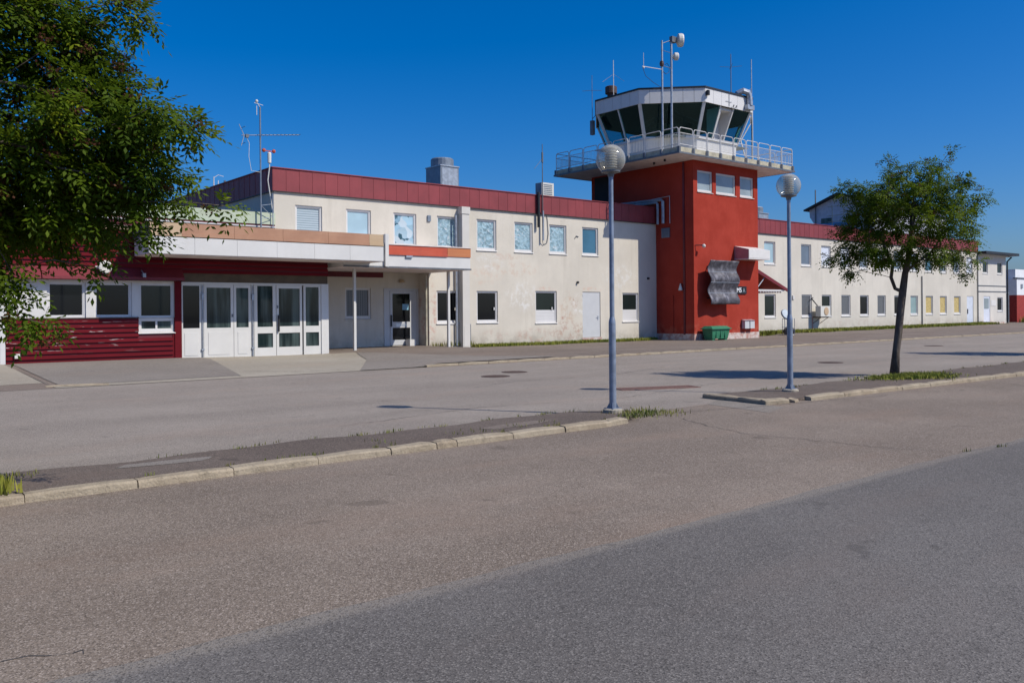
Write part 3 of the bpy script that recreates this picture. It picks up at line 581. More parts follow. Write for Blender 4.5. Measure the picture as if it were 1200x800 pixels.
# goose-neck duct, horn boxes on the fascia
b = MB(); b.tube([(39.75, 28.9, 13.3), (39.8, 28.75, 13.62), (40.0, 28.55, 13.74), (40.28, 28.42, 13.66), (40.38, 28.4, 13.4), (40.4, 28.4, 12.95)], .17, 10); b.box(40.1, 40.7, 28.3, 28.54, 12.72, 12.98); b.build('exhaust_duct', 'galv', tw, smooth=False)
MB().lathe([(.11, 0), (.11, .22), (.07, .26)], 36.78, 28.46, 13.0, 10).build('floodlight', 'black', tw)
b = MB()
for xk in (39.0, 39.25): b.tube([(xk, 28.5, 12.66), (xk, 28.42, 12.80)], .035, 6)
b.tube([(38.7, 28.52, 12.7), (38.7, 28.52, 13.5)], .012, 5); b.tube([(38.4, 28.52, 12.95), (38.95, 28.52, 12.95)], .012, 5); b.build('conduit', 'galv', tw)
b = MB(); b.tube([(42.6, 29.9, 12.9), (43.2, 30.3, 12.7), (42.6, 30.6, 11.6), (41.9, 29.6, 9.9)], .04, 6); b.tube([(42.0, 29.35, 9.95), (42.0, 29.35, 13.6)], .035, 6); b.build('drainpipe', 'rail', tw)
# things on the left face: ducts, vent, pipes
b = MB(); b.tube([(35.74, 35.6, 7.52), (35.74, 31.2, 7.50), (35.74, 31.11, 7.42), (35.74, 31.11, 6.3)], .075, 8); b.build('duct', 'galv', tw)
b = MB(); b.tube([(35.78, 35.6, 7.70), (35.74, 30.85, 7.62), (35.74, 30.73, 7.52), (35.74, 30.73, 6.32)], .085, 8); b.build('duct', 'galv', tw)
b = MB(); b.tube([(35.86, 33.0, 7.66), (35.86, 30.36, 7.78), (35.86, 30.36, 6.3)], .022, 6); b.build('conduit', 'alu', tw)
t = MB().box(35.84, 35.915, 30.4, 30.95, 5.55, 6.07).build('vent_grille', 'vent_metal', tw)
for k in range(5): MB().prism([(35.82, 5.62 + k * .088), (35.838, 5.62 + k * .088), (35.838, 5.69 + k * .088)], 'y', 30.45, 30.9).build('slat', 'vent_metal', t)
MB().tube([(35.89, 30.2, .4), (35.89, 30.2, 2.4)], .02, 5).build('conduit', 'red_render', tw); MB().box(35.88, 35.919, 29.38, 29.5, .3, 9.5).build('expansion_joint', 'dark_strip', tw)
MB().box(35.87, 35.918, 34.9, 36.1, 7.3, 9.45).build('roof_door', 'dark', tw)
# soffit lamps
for (xx, yy) in ((34.6, 29.6), (34.9, 30.6)): MB().lathe([(.06, 0), (.06, .12)], xx, yy, 9.415, 10).build('soffit_lamp', 'black', tw)
# rooftop flue and aerials
b = MB(); b.lathe([(.22, 0), (.22, .72)], 35.6, 34.42, 13.49, 14); b.lathe([(.34, .6), (.34, .98), (.28, 1.02)], 35.6, 34.42, 13.49, 14); b.build('flue', 'brown_rust', tw)
def aerial(name, label, base, top, r, extra, matn='galv', grp='aerials on the control tower'):
    t = empty(name, base, label, 'aerial', grp); MB().tube([base, (base[0], base[1], top)], [r, r * .7], 6).build('mast', matn, t)
    if extra: 
        mb = MB(); extra(mb); mb.build('elements', matn, t)
    return t
def gp(cx, cy, cz, L, dn):
    def f(mb):
        for k in range(4): a = R(45 + 90 * k); mb.tube([(cx, cy, cz), (cx + L * math.cos(a), cy + L * math.sin(a), cz - dn)], .011, 4)
    return f
aerial('ground_plane_aerial', 'white aerial with drooping radials beside the brown flue on the tower roof', (35.4, 34.03, 13.5), 15.9, .03, gp(35.4, 34.03, 15.1, .62, .42), 'rail')
aerial('whip_aerial', 'thin dark whip aerial at the left edge of the tower cab', (33.95, 34.3, 11.6), 14.85, .022, lambda mb: (mb.box(33.86, 34.06, 34.2, 34.4, 11.5, 12.3), gp(33.95, 34.3, 14.0, .55, .02)(mb), mb.tube([(33.95, 34.3, 12.4), (34.35, 34.3, 12.75)], .02, 5)), 'drip')
aerial('crossed_aerial', 'dark aerial with level crossed radials behind the tower exhaust duct', (40.62, 29.8, 13.45), 16.2, .03, gp(40.62, 29.8, 15.45, .62, -.05), 'drip')
aerial('tall_whip_aerial', 'pale whip aerial on a dark pole at the right edge of the tower cab', (42.15, 29.5, 9.9), 16.1, .04, lambda mb: (mb.tube([(42.15, 29.5, 13.7), (41.8, 29.5, 13.9), (41.75, 29.5, 14.2), (42.15, 29.5, 14.4)], .014, 4), mb.tube([(42.15, 29.5, 13.0), (41.9, 30.1, 13.0)], .03, 5)), 'galv')
aerial('stub_aerial', 'short white stub aerial on the tower roof left of the exhaust duct', (39.3, 30.2, 13.45), 14.0, .025, None, 'rail')
t = empty('radio_mast', (34.28, 29.45, 9.88), 'slim steel mast with small side arms before the tower cab, left of two', 'mast', 'masts on the tower balcony')
MB().tube([(34.28, 29.45, 9.88), (34.28, 29.45, 15.65)], .05, 8).build('mast', 'galv', t)
b = MB(); b.tube([(34.28, 29.45, 14.15), (32.75, 29.45, 14.05)], .02, 5); b.tube([(32.85, 29.45, 14.05), (32.85, 29.45, 14.75)], .014, 5); b.ball((32.85, 29.45, 14.0), .06, 8, 6); b.build('side_arm', 'rail', t)
b = MB(); b.lathe([(.09, 0), (.12, .12), (.09, .26)], 34.22, 29.42, 14.3, 8); b.tube([(34.28, 29.45, 14.5), (34.08, 29.3, 14.5)], .02, 5); b.build('clamp', 'brown_rust', t)
b = MB(); b.tube([(32.8, 29.45, 13.95), (33.0, 29.45, 13.6), (33.6, 29.45, 13.35), (34.2, 29.45, 13.2)], .012, 4); b.tube([(34.3, 29.45, 14.1), (34.55, 29.45, 13.95), (34.85, 29.48, 14.1), (34.9, 29.48, 14.4), (34.7, 29.48, 14.55), (34.5, 29.48, 14.4)], .014, 4); b.build('cable', 'black', t)
t = empty('dish_mast', (35.06, 29.5, 9.88), 'steel mast carrying a white radio dish above the tower cab, right of two', 'mast', 'masts on the tower balcony')
MB().tube([(35.06, 29.5, 9.88), (35.08, 29.5, 15.75)], .062, 10).build('mast', 'galv', t)
ax = Vector((.80, -.60, .03)).normalized(); q = ax.to_track_quat('Z', 'Y')
def drum(name, c, prof, mt):
    mb = MB(); mb.lathe(prof, seg=20); mb.v = [tuple(q @ Vector(v) + Vector(c)) for v in mb.v]; return mb.build(name, mt, t)
drum('dish', (35.55, 29.42, 15.9), [(.10, -.32), (.14, -.1), (.34, .0), (.35, .18), (.32, .25)], 'ac_white'); drum('small_dish', (35.28, 29.45, 15.0), [(.08, -.1), (.20, .0), (.20, .16), (.17, .2)], 'ac_white')
b = MB(); b.box(35.0, 35.35, 29.36, 29.56, 15.72, 16.02); b.tube([(34.28, 29.45, 15.5), (35.1, 29.5, 15.85)], .02, 5); b.tube([(34.28, 29.45, 14.35), (35.15, 29.5, 14.35)], .018, 5); b.tube([(34.35, 29.45, 15.15), (35.05, 29.5, 15.15)], .014, 5); b.build('bracket', 'drip', t)
# wavy relief, sign, lightbox, boxes, planter on the tower's front
t = empty('wall_relief', (37.75, 28.4, 3.05), 'wavy mottled grey metal relief hung on the red tower front', 'relief')
b = MB(); nx, nz = 24, 30; X0, X1, Z0, Z1 = 36.52, 39.0, 1.9, 4.24; Lz = Z1 - Z0
def rel(u, v): return 28.30 - .085 * math.sin(v * 2 * math.pi * 2.05 + .5) - .05 * math.cos(u * 2 * math.pi * 2.)
def relx(v): return .05 * math.sin(v * 2 * math.pi * 2.05 + 1.2)
def sheetpts(i, j): u, v = i / nx, j / nz; return (X0 + (X1 - X0) * u + relx(v), rel(u, v), Z0 + Lz * v)
vs = [sheetpts(i, j) for j in range(nz + 1) for i in range(nx + 1)]; n0 = len(vs); vs += [(x_, y_ + .03, z_) for x_, y_, z_ in vs]; fs = []
for j in range(nz):
    for i in range(nx):
        a = j * (nx + 1) + i; fs.append((a, a + 1, a + nx + 2, a + nx + 1)); fs.append((n0 + a, n0 + a + nx + 1, n0 + a + nx + 2, n0 + a + 1))
for j in range(nz): a = j * (nx + 1); fs.append((a, a + nx + 1, n0 + a + nx + 1, n0 + a)); a += nx; fs.append((a, n0 + a, n0 + a + nx + 1, a + nx + 1))
for i in range(nx): a = i; fs.append((a, n0 + a, n0 + a + 1, a + 1)); a = nz * (nx + 1) + i; fs.append((a, a + 1, n0 + a + 1, n0 + a))
b.add(vs, fs); b.build('metal_sheet', 'zinc', t, smooth=True)
b = MB()
for v in (.26, .5, .74):
    for i in range(nx): p, p2 = (X0 + (X1 - X0) * i / nx + relx(v), rel(i / nx, v) - .006, Z0 + Lz * v), (X0 + (X1 - X0) * (i + 1) / nx + relx(v), rel((i + 1) / nx, v) - .006, Z0 + Lz * v); b.poly([(p[0], p[1], p[2] - .012), (p2[0], p2[1], p2[2] - .012), (p2[0], p2[1], p2[2] + .012), (p[0], p[1], p[2] + .012)])
b.build('seam', 'galv', t)
for xk in (37.0, 38.5):
    for zk in (2.2, 3.9): MB().box(xk, xk + .06, 28.40, 28.795, zk, zk + .06).build('bracket', 'black', t)
t = empty('name_sign', (39.95, 28.74, 2.7), 'small black wall sign with white characters beside the wavy relief', 'sign')
MB().box(39.45, 40.45, 28.74, 28.795, 2.48, 2.90).build('board', 'sign_black', t)
def text(s_, x_, y_, z_, size, mt, parent):
    cu = bpy.data.curves.new('lettering', 'FONT'); cu.body = s_; cu.size = size; cu.extrude = .004; cu.offset = .006
    o = bpy.data.objects.new('lettering', cu); COL.objects.link(o); o.rotation_euler = (R(90), 0, 0); cu.materials.append(M[mt])
    bpy.context.view_layer.update(); me = bpy.data.meshes.new_from_object(o.evaluated_get(bpy.context.evaluated_depsgraph_get())); rot = o.rotation_euler.copy(); bpy.data.objects.remove(o); o = bpy.data.objects.new('lettering', me); COL.objects.link(o); o.rotation_euler = rot
    o.parent = parent; o.location = Vector((x_, y_, z_)) - wloc(parent); return o
text('M5', 39.52, 28.734, 2.57, .36, 'letter_white', t); text('A', 40.08, 28.734, 2.57, .33, 'letter_grey', t)
t = empty('lightbox_sign', (40.8, 28.3, 4.65), 'blank white lightbox sign sticking out near the tower top right corner', 'sign')
b = MB().mat(0).box(39.42, 41.4, 27.85, 28.795, 4.36, 4.40); b.mat(1).poly([(39.42, 27.85, 4.40), (39.42, 27.85, 4.90), (39.42, 28.795, 5.12), (39.42, 28.795, 4.40)], True).mat(0); b.poly([(39.42, 27.85, 4.4), (41.4, 27.85, 4.4), (41.4, 27.85, 4.9), (39.42, 27.85, 4.9)]); b.poly([(41.4, 27.85, 4.4), (41.4, 28.795, 4.4), (41.4, 28.795, 5.12), (41.4, 27.85, 4.9)]); b.poly([(39.42, 27.85, 4.9), (41.4, 27.85, 4.9), (41.4, 28.795, 5.12), (39.42, 28.795, 5.12)])
b.build('box', ['lightbox', 'lightbox_side'], t); MB().box(39.44, 41.38, 27.838, 27.847, 4.43, 4.87).build('face', 'lightbox', t)
for i, xk in enumerate((40.03, 40.52)):
    t = empty('meter_box', (xk + .2, 28.7, .8), ('left' if i == 0 else 'right') + ' of two small grey meter boxes low on the red tower', 'meter box', 'meter boxes on the tower')
    MB().box(xk, xk + .4, 28.56, 28.775, .55, .98).build('box', 'pale_blue_white', t); MB().prism([(28.52, .985), (28.775, .985), (28.775, 1.06)], 'x', xk - .02, xk + .42).build('lid', 'alu', t)
t = empty('planter', (37.05, 28.3, 0), 'green plastic grit bin with a lid at the foot of the red tower', 'bin')
b = MB()
def frust(mb, x0, x1, y0, y1, z0, X0_, X1_, Y0_, Y1_, z1): mb.add([(x0, y0, z0), (x1, y0, z0), (x1, y1, z0), (x0, y1, z0), (X0_, Y0_, z1), (X1_, Y0_, z1), (X1_, Y1_, z1), (X0_, Y1_, z1)], [(0, 3, 2, 1), (4, 5, 6, 7), (0, 1, 5, 4), (1, 2, 6, 5), (2, 3, 7, 6), (3, 0, 4, 7)])
frust(b, 36.42, 37.72, 28.02, 28.55, .08, 36.32, 37.82, 27.95, 28.62, .58); b.box(36.45, 36.65, 28.05, 28.5, 0, .08); b.box(37.5, 37.7, 28.05, 28.5, 0, .08)
for xk in (36.7, 37.07, 37.44): b.box(xk - .03, xk + .03, 27.95, 28.0, .14, .55)
b.build('body', 'green_box', t)
b = MB(); b.box(36.24, 37.9, 27.88, 28.68, .585, .63); frust(b, 36.27, 37.87, 27.91, 28.65, .63, 36.42, 37.72, 28.1, 28.55, .75); b.build('lid', 'green_box', t)
t = empty('wall_camera', (36.3, 28.6, 5.0), 'small white camera on an arm at the left edge of the red tower front', 'camera')
b = MB(); b.tube([(36.02, 28.79, 5.02), (36.25, 28.5, 5.02)], .025, 6); b.build('arm', 'black', t); MB().ball((36.33, 28.46, 4.98), .10, 10, 8).build('dome', 'ac_white', t)
t = empty('wall_lamp', (35.86, 29.45, 2.8), 'small white cone lamp on the shaded side of the red tower', 'lamp'); MB().lathe([(.11, 0), (.10, .1), (.03, .3), (.02, .36)], 35.80, 29.62, 2.66, 10).build('shade', 'ac_white', t); MB().box(35.8, 35.918, 29.58, 29.66, 2.95, 3.0).build('bracket', 'black', t)
# lean-to porch on the right flank
t = empty('lean_to_porch', (43, 29.6, 2.7), 'red lean-to porch roof on the right flank of the control tower', 'porch roof')
for (n_, y0, y1) in (('bargeboard', 28.86, 28.92), ('bargeboard', 30.6, 30.66)): MB().prism([(41.66, 3.72), (44.75, 2.62), (44.75, 2.80), (41.66, 3.93)], 'y', y0, y1).build(n_, 'orange_red' if 0 else 'red_panel', t)
MB().prism([(41.67, 3.86), (44.85, 2.72), (44.85, 2.78), (41.67, 3.93)], 'y', 28.93, 30.59).build('roof_sheet', 'hangar_red', t)
b = MB().box(41.68, 44.4, 28.94, 29.0, 2.66, 2.76)
for k in range(10): b.box(41.8 + .26 * k, 41.86 + .26 * k, 28.95, 30.5, 2.58, 2.655)
b.build('tie_beam', 'frame', t); b = MB(); b.tube([(41.75, 28.99, 2.8), (42.6, 28.99, 3.5)], .03, 5); b.build('brace', 'galv', t)
MB().prism([(41.68, 2.78), (44.3, 2.78), (41.68, 3.68)], 'y', 30.3, 30.36).build('gable_board', 'brown_panel', t)

# ------------------------------------------------------------------ main two-storey block
WY = 31.4
mn = empty('terminal_building', (24.8, WY, 0), 'two-storey cream terminal building with a faded red metal parapet', 'building')
up_x = [14.66, 16.89, 19.14, 21.38, 23.57, 25.81, 28.04, 30.28]; UW = 1.15
UH = [(x_, x_ + UW, 4.46, 5.88) for x_ in up_x]
LH = [(21.32, 22.52, 1.12, 2.56), (23.54, 24.77, 1.12, 2.57), (27.1, 28.5, 1.05, 2.60), (33.2, 34.44, 1.04, 2.55)]
DH = [(30.27, 31.55, .25, 2.58)]
AX0, AX1, AY = 15.05, 20.92, 32.2
b = wall_holes(MB(), 13.77, TX0 - .005, -.1, 6.42, WY, UH + LH + DH + [(AX0, AX1, -.1, 3.34, AY - WY)])
wall_holes(b, AX0, AX1, -.1, 3.34, AY, [(17.24, 18.47, 1.36, 2.67), (19.1, 20.86, .16, 2.66)], .12)
b.poly([(13.77, 46, -.1), (13.77, WY, -.1), (13.77, WY, 6.42), (13.77, 46, 6.42)]); b.poly([(36.2, 46, -.1), (13.77, 46, -.1), (13.77, 46, 7.1), (36.2, 46, 7.1)])
b.build('wall', 'stucco', mn)
MB().box(13.80, 36.2, WY + .05, 45.9, 6.9, 7.0).build('roof', 'roof', mn)
kinds = ['slats', 'shade', 'torn', 'foil', 'foil', 'foil', 'foil', 'blue_film']
for x_, k in zip(up_x, kinds): window(mn, x_, WY, 4.46, UW, 1.42, k)
window(mn, 21.32, WY, 1.12, 1.2, 1.44, 'glass_dark', [.58]); window(mn, 23.54, WY, 1.12, 1.23, 1.45, 'glass_dark')
window(mn, 27.1, WY, 1.05, 1.4, 1.55, 'glass_green', None, .62); window(mn, 33.2, WY, 1.04, 1.24, 1.51, 'glass_green', None, .62)
window(mn, 17.24, AY, 1.36, 1.23, 1.31, 'vslats')
# brass/white catches on the lower windows
for xk, zk in ((22.32, 1.68), (24.55, 1.68), (28.18, 1.68)): MB().box(xk, xk + .06, WY + .025, WY + .06, zk, zk + .13).build('window_latch', 'white', mn)
d = MB().box(30.29, 31.53, WY + .03, WY + .09, .26, 2.565).build('door', 'pale_blue_white', mn, label='plain pale grey steel door')
b = MB().box(31.36, 31.42, WY + .005, WY + .03, 1.16, 1.36); b.tube([(31.39, WY + .005, 1.3), (31.39, WY - .03, 1.3), (31.27, WY - .03, 1.3)], .012, 5); b.build('door_handle', 'alu', d)
for zk in (.5, 2.3): MB().box(30.275, 30.31, WY + .01, WY + .03, zk, zk + .14).build('hinge', 'galv', d)
b = MB().box(30.2, 31.62, WY - .03, WY - .002, .12, .24); b.build('door_step', 'plinth', mn)
# porch door with side lights
DYY = AY + .02
dn = MB(); X0, X1 = 19.1, 20.86
dn.box(X0, X0 + .09, DYY - .05, DYY + .07, .16, 2.66); dn.box(X1 - .09, X1, DYY - .05, DYY + .07, .16, 2.66); dn.box(X0 + .09, X1 - .09, DYY - .05, DYY + .07, 2.57, 2.66)
dn.box(X0 + .09, X0 + .30, DYY - .02, DYY + .05, .16, 2.57); dn.box(X1 - .30, X1 - .09, DYY - .02, DYY + .05, .16, 2.57)
dn = dn.build('door_frame', 'pale_blue_white', mn)
lf = MB(); a, c = X0 + .31, X1 - .31
lf.box(a, a + .12, DYY - .035, DYY + .03, .18, 2.56); lf.box(c - .12, c, DYY - .035, DYY + .03, .18, 2.56); lf.box(a + .12, c - .12, DYY - .035, DYY + .03, 2.43, 2.56); lf.box(a + .12, c - .12, DYY - .035, DYY + .03, .94, 1.20); lf.box(a + .12, c - .12, DYY - .035, DYY + .03, .18, .41)
lf = lf.build('door', 'pale_blue_white', mn, label='glazed porch door with a blue notice')
MB().box(a + .12, c - .12, DYY, DYY + .02, 1.2, 2.43).build('pane', 'glass_dark', lf); MB().box(a + .12, c - .12, DYY, DYY + .02, .41, .94).build('pane', 'glass_dark', lf); MB().box(c - .50, c - .18, DYY - .006, DYY - .002, 1.72, 1.98).build('notice', 'paper', lf)
MB().box(a + .02, a + .07, DYY - .08, DYY - .036, 1.0, 1.5).build('door_handle', 'black', lf); MB().box(a + .3, c - .3, DYY - .042, DYY - .036, 1.0, 1.12).build('letter_plate', 'alu', lf)
MB().box(20.15, 20.45, DYY - .45, DYY - .1, .14, .42).build('door_stop', 'white', mn)
# alcove details
MB().box(AX0 + .01, 19.07, AY - .03, AY - .002, 3.12, 3.339).build('transom_board', 'dark_strip', mn)
MB().lathe([(.13, 0), (.11, .08), (.06, .13)], 19.95, AY - .14, 2.92, 12).build('ceiling_lamp', 'tan', mn)
# pilaster, downpipes, flue and brackets on the facade
b = MB().box(22.54, 22.93, 31.1, 31.398, -.05, 6.02); b.box(22.50, 22.97, 31.07, 31.397, 6.021, 6.34); b.box(22.60, 22.87, 31.092, 31.099, .05, .95); b.build('pilaster', 'pillar', mn)
for (xk, z0, z1) in ((20.70, .1, 3.25), (22.33, .1, 5.95)): MB().tube([(xk, 31.3, z0), (xk, 31.3, z1)], .05, 8).build('downpipe', 'beige' if xk < 21 else 'galv', mn)
MB().tube([(23.15, 31.36, .1), (23.15, 31.36, 1.05), (22.5, 31.36, 1.1)], .02, 5).build('conduit', 'galv', mn)
MB().box(20.85, 21.02, 31.34, 31.398, 5.60, 5.86).build('vent_grille', 'vent_metal', mn)
MB().tube([(27.22, 31.24, 5.68), (27.22, 31.24, 7.38)], .075, 10).build('flue', 'black', mn)
MB().tube([(27.5, 31.24, 5.05), (27.5, 31.24, 6.5)], .05, 8).build('flue', 'galv', mn)
b = MB(); b.tube([(27.5, 31.3, 5.05), (27.6, 31.36, 4.86), (27.85, 31.37, 4.95), (27.95, 31.37, 5.4), (27.9, 31.37, 6.1), (27.85, 31.37, 6.3)], .016, 5); b.tube([(29.75, 31.37, 5.28), (29.85, 31.37, 5.40), (30.0, 31.37, 5.36)], .02, 5); b.build('cable', 'drip', mn)
for xk, zk in ((29.9, 3.05), (35.2, 3.35)): MB().tube([(xk, 31.3, zk), (xk, 31.399, zk)], .06, 8).build('vent_stub', 'black', mn)
# parapet of upright metal sheets
def sheetpanel(wd, h): 
    mb = MB(); mb.box(.003, wd - .003, 0, .025, 0, h); mb.box(wd - .012, wd + .004, -.010, .0, 0, h); return mb.mesh('parapet_sheet', 'parapet')
PZ0, PZ1 = 6.36, 7.24
n = 40; wd = (TX0 - 13.72) / n; mp = sheetpanel(wd, PZ1 - PZ0)
for k in range(n): inst(mp, 'parapet_sheet', (13.72 + k * wd, WY - .06 + random.uniform(-.006, .006), PZ0), mn)
n2 = 26; wd2 = (46 - WY + .05) / n2; mp2 = sheetpanel(wd2, PZ1 - PZ0)
for k in range(n2): inst(mp2, 'parapet_sheet', (13.71, 46 - k * wd2, PZ0), mn, R(-90))
b = MB().box(13.745, TX0, WY - .032, WY + .25, PZ0 + .07, PZ1 - .004); b.box(13.738, 13.99, WY + .251, 46, PZ0 + .07, PZ1 - .004); b.build('parapet_core', 'dark_strip', mn)
b = MB().box(13.66, TX0, WY - .10, WY + .28, PZ1, PZ1 + .035); b.box(13.66, 14.0, WY + .281, 46, PZ1, PZ1 + .035); b.build('parapet_cap', 'parapet', mn)
b = MB().box(13.69, TX0, WY - .085, WY - .002, PZ0 - .03, PZ0 - .003); b.box(13.69, 13.768, WY, 46, PZ0 - .03, PZ0 - .003); b.build('drip_edge', 'black', mn)
# porch canopy (orange-red), its posts
C2Z0, C2Z1, C2Z2 = 3.34, 3.85, 4.24; CXE = 21.05; C2Y = 28.5
cp = MB().box(15.2, CXE, C2Y, WY - .005, C2Z0 + .02, C2Z1).build('porch_canopy', 'white', mn)
MB().box(15.2, CXE - .03, C2Y + .03, WY - .006, C2Z0 - .01, C2Z0 + .017).build('soffit', 'soffit', cp)
MB().box(15.2, CXE + .03, C2Y - .035, C2Y - .003, C2Z0 - .012, C2Z0 + .05).build('drip_edge', 'drip', cp)
b = MB(); b.box(17.1, 19.88, C2Y - .03, C2Y + .03, C2Z1 + .004, C2Z2 - .02); b.box(17.1, 19.88, C2Y - .05, C2Y - .031, C2Z1 - .01, C2Z1 + .10); b.build('fascia_sheet', 'orange_red', cp); MB().box(19.89, CXE, C2Y - .032, C2Y + .03, C2Z1 + .004, C2Z2 - .02).build('fascia_sheet', 'orange', cp)
MB().prism([(C2Y - .06, C2Z2 - .018), (C2Y - .06, C2Z2 + .02), (WY - .007, C2Z2 + .16), (WY - .007, C2Z2 + .1)], 'x', 15.2, CXE + .03).build('roof_sheet', 'soffit', cp)
MB().box(CXE - .02, CXE - .001, C2Y + .031, WY - .007, C2Z1 + .003, C2Z2 - .021).build('side_sheet', 'orange', cp)
MB().box(16.93, 17.08, C2Y - .12, C2Y - .04, C2Z0 + .03, 4.62).build('joint_trim', 'white', cp); MB().box(17.9, 18.2, C2Y - .07, C2Y - .004, C2Z1 - .10, C2Z1 - .02).build('canopy_lamp', 'galv', cp)
for xk in (16.25, 20.7): MB().box(xk - .05, xk + .05, 29.55, 29.65, zg(xk, 29.6) - .02, C2Z0 - .012).build('post', 'white', mn)

# ------------------------------------------------------------------ entrance hall (single storey, red)
EY = 29.4
eh = empty('entrance_hall', (9.6, EY, 0), 'low entrance hall with dark red boarding, white doors and a deep canopy', 'building')
WN = [(5.52, 6.62, 1.50, 2.66), (6.86, 8.0, 1.50, 2.66), (8.21, 9.34, 1.04, 2.66)]
b = wall_holes(MB(), 4.4, 9.575, 1.50, 2.72, EY, [(h[0], h[1], max(h[2], 1.5), h[3]) for h in WN[:2]] + [(8.21, 9.34, 1.5, 2.66)], .1)
wall_holes(b, -10, 4.4, -.1, 2.72, EY, [(-1.5, 1.2, 1.3, 2.66)], .1); b.build('wall_panel', 'white', eh)
b = MB().box(-10, 9.57, EY + .16, 42, -.1, 4.4); b.box(9.575, 15.0, EY + .16, 31.3, 2.7, 4.4); b.box(9.575, 13.7, 30.9, 42, -.1, 4.4); b.box(13.7, 15.0, 30.9, 31.38, -.1, 2.69); b.box(14.86, 15.03, EY + .12, 31.39, -.1, 3.5); b.build('inner_wall', 'stucco3', eh)
window(eh, 5.52, EY, 1.5, 1.1, 1.16, 'glass_dark', sill=False); window(eh, 6.86, EY, 1.5, 1.14, 1.16, 'glass_dark', sill=False); window(eh, -1.5, EY, 1.3, 2.7, 1.36, 'glass_dark', [.33, .66])
window(eh, 8.21, EY, 1.46, 1.13, 1.2, 'glass_green', sill=False); window(eh, 8.21, EY - .012, 1.03, 1.13, .45, 'glass_hall', [.5])
# boards: lower siding (two lengths where the third window drops), corner boards, upper siding
pitch = .157
def plank(x0, x1, z, h=pitch, y=EY, lean=.045):
    key = ('pl', round(x1 - x0, 2), h)
    if key not in _pc: _pc[key] = MB().prism([(-.004, .018), (-lean, .0), (-lean - .008, .012), (-lean - .002, h - .052), (-.004, h - .046)], 'x', 0, x1 - x0).mesh('plank', 'siding')
    o = inst(_pc[key], 'plank', (x0, y, z), eh); return o
z = .10
while z < 1.46:
    plank(4.4, 9.28 if z + pitch < 1.02 else 8.19, z); z += pitch
MB().box(4.4, 9.28, EY - .002, EY + .1, -.1, 1.03).build('backing_board', 'dark_strip', eh); MB().box(4.4, 8.19, EY - .002, EY + .1, 1.032, 1.498).build('backing_board', 'dark_strip', eh)
MB().box(4.4, 8.2, EY - .055, EY + .02, 1.497, 1.53).build('ledge', 'brown_rust', eh)
MB().box(4.25, 4.39, EY - .05, EY + .02, .0, 1.5).build('corner_board', 'frame', eh); MB().box(9.345, 9.57, EY - .05, EY + .15, .03, 2.72).build('corner_board', 'siding', eh)
MB().box(9.282, 9.344, EY - .02, EY + .1, .02, 1.02).build('corner_board', 'siding', eh)
MB().box(4.62, 4.78, EY - .14, EY - .03, .32, .46).build('socket', 'ac_white', eh)
z = 3.16
while z < 4.34:
    plank(-10, 4.1, z); plank(4.105, 9.7, z); plank(9.705, 15.0, z); z += pitch
MB().box(-10, 15.0, EY - .001, EY + .15, 3.0, 4.4).build('backing_board', 'dark_strip', eh)
for (xa, xb) in ((-10, -4), (-4, 1), (1, 5.32), (5.34, 9.6)): MB().prism([(EY - .002, 3.15), (EY - .30, 2.83), (EY - .31, 2.73), (EY - .28, 2.73), (EY - .002, 2.76)], 'x', xa + .005, xb - .005).build('flashing', 'red_panel', eh)
z = 3.0
plank(9.605, 15.0, 3.0)
MB().box(9.60, 14.99, EY - .02, EY + .15, 2.70, 3.0).build('lintel_board', 'brown_panel', eh)
b = MB().box(-10, 8.0, EY - .1, EY + .2, 4.36, 4.48); b.build('roof_edge', 'tan', eh)
MB().box(-10, 13.74, EY - .0, 42, 4.481, 4.52).build('roof', 'roof', eh)
# set-back pale green roof fascia with a maroon foot
MB().box(-10, 13.74, 31.2, 31.38, 5.02, 5.47).build('roof_fascia', 'pale_green', eh); b = MB().box(-10, 13.73, 31.22, 31.37, 4.53, 5.018); b.build('roof_upstand', 'dark_strip', eh); MB().box(-10, 13.74, 31.17, 31.199, 4.90, 4.95).build('trim', 'frame', eh)
# canopy
C1Y, C1X0, C1X1 = 27.55, 8.02, 16.34
ca = MB().box(C1X0, C1X1, C1Y, EY - .31, 3.52, 4.05); ca.box(9.7, C1X1, EY - .309, WY - .01, 3.60, 4.05); ca = ca.build('entrance_canopy', 'white', eh)
nb = 6; Lb = (C1X1 - C1X0) / nb
mbm = MB().box(.004, Lb - .004, -.02, -.002, 0, .53).mesh('fascia_board', 'white')
for k in range(nb): inst(mbm, 'fascia_board', (C1X0 + k * Lb, C1Y, 3.51), ca)
MB().box(C1X0 + .02, C1X1 - .02, C1Y + .01, EY - .32, 3.49, 3.517).build('soffit', 'soffit', ca)
MB().box(C1X0 - .02, C1X0 - .002, C1Y - .02, EY - .33, 3.5, 4.05).build('side_board', 'white', ca); MB().box(C1X1 + .002, C1X1 + .03, C1Y - .02, C1Y + .6, 3.5, 4.5).build('side_board', 'drip', ca)
for k in range(5):
    x0, x1 = (9.0, 10.7, 12.4, 14.1, 15.75)[k], (10.7, 12.4, 14.1, 15.75, C1X1)[k]
    b = MB(); b.box(x0 + .004, x1 - .004, C1Y - .015, C1Y + .05, 4.055, 4.49); b.box(x0 + .004, x1 - .004, C1Y - .035, C1Y - .016, 4.07, 4.17); b.build('coping_sheet', 'copper' if k < 4 else 'tan', ca)
b = MB().box(C1X0, 8.996, C1Y - .015, C1Y + .05, 4.055, 4.49); b.box(C1X0, 8.996, C1Y - .035, C1Y - .016, 4.07, 4.17); b.build('coping_sheet', 'tan', ca)
MB().box(C1X0, C1X1, C1Y + .051, EY - .0, 4.06, 4.47).build('roof', 'roof', ca)
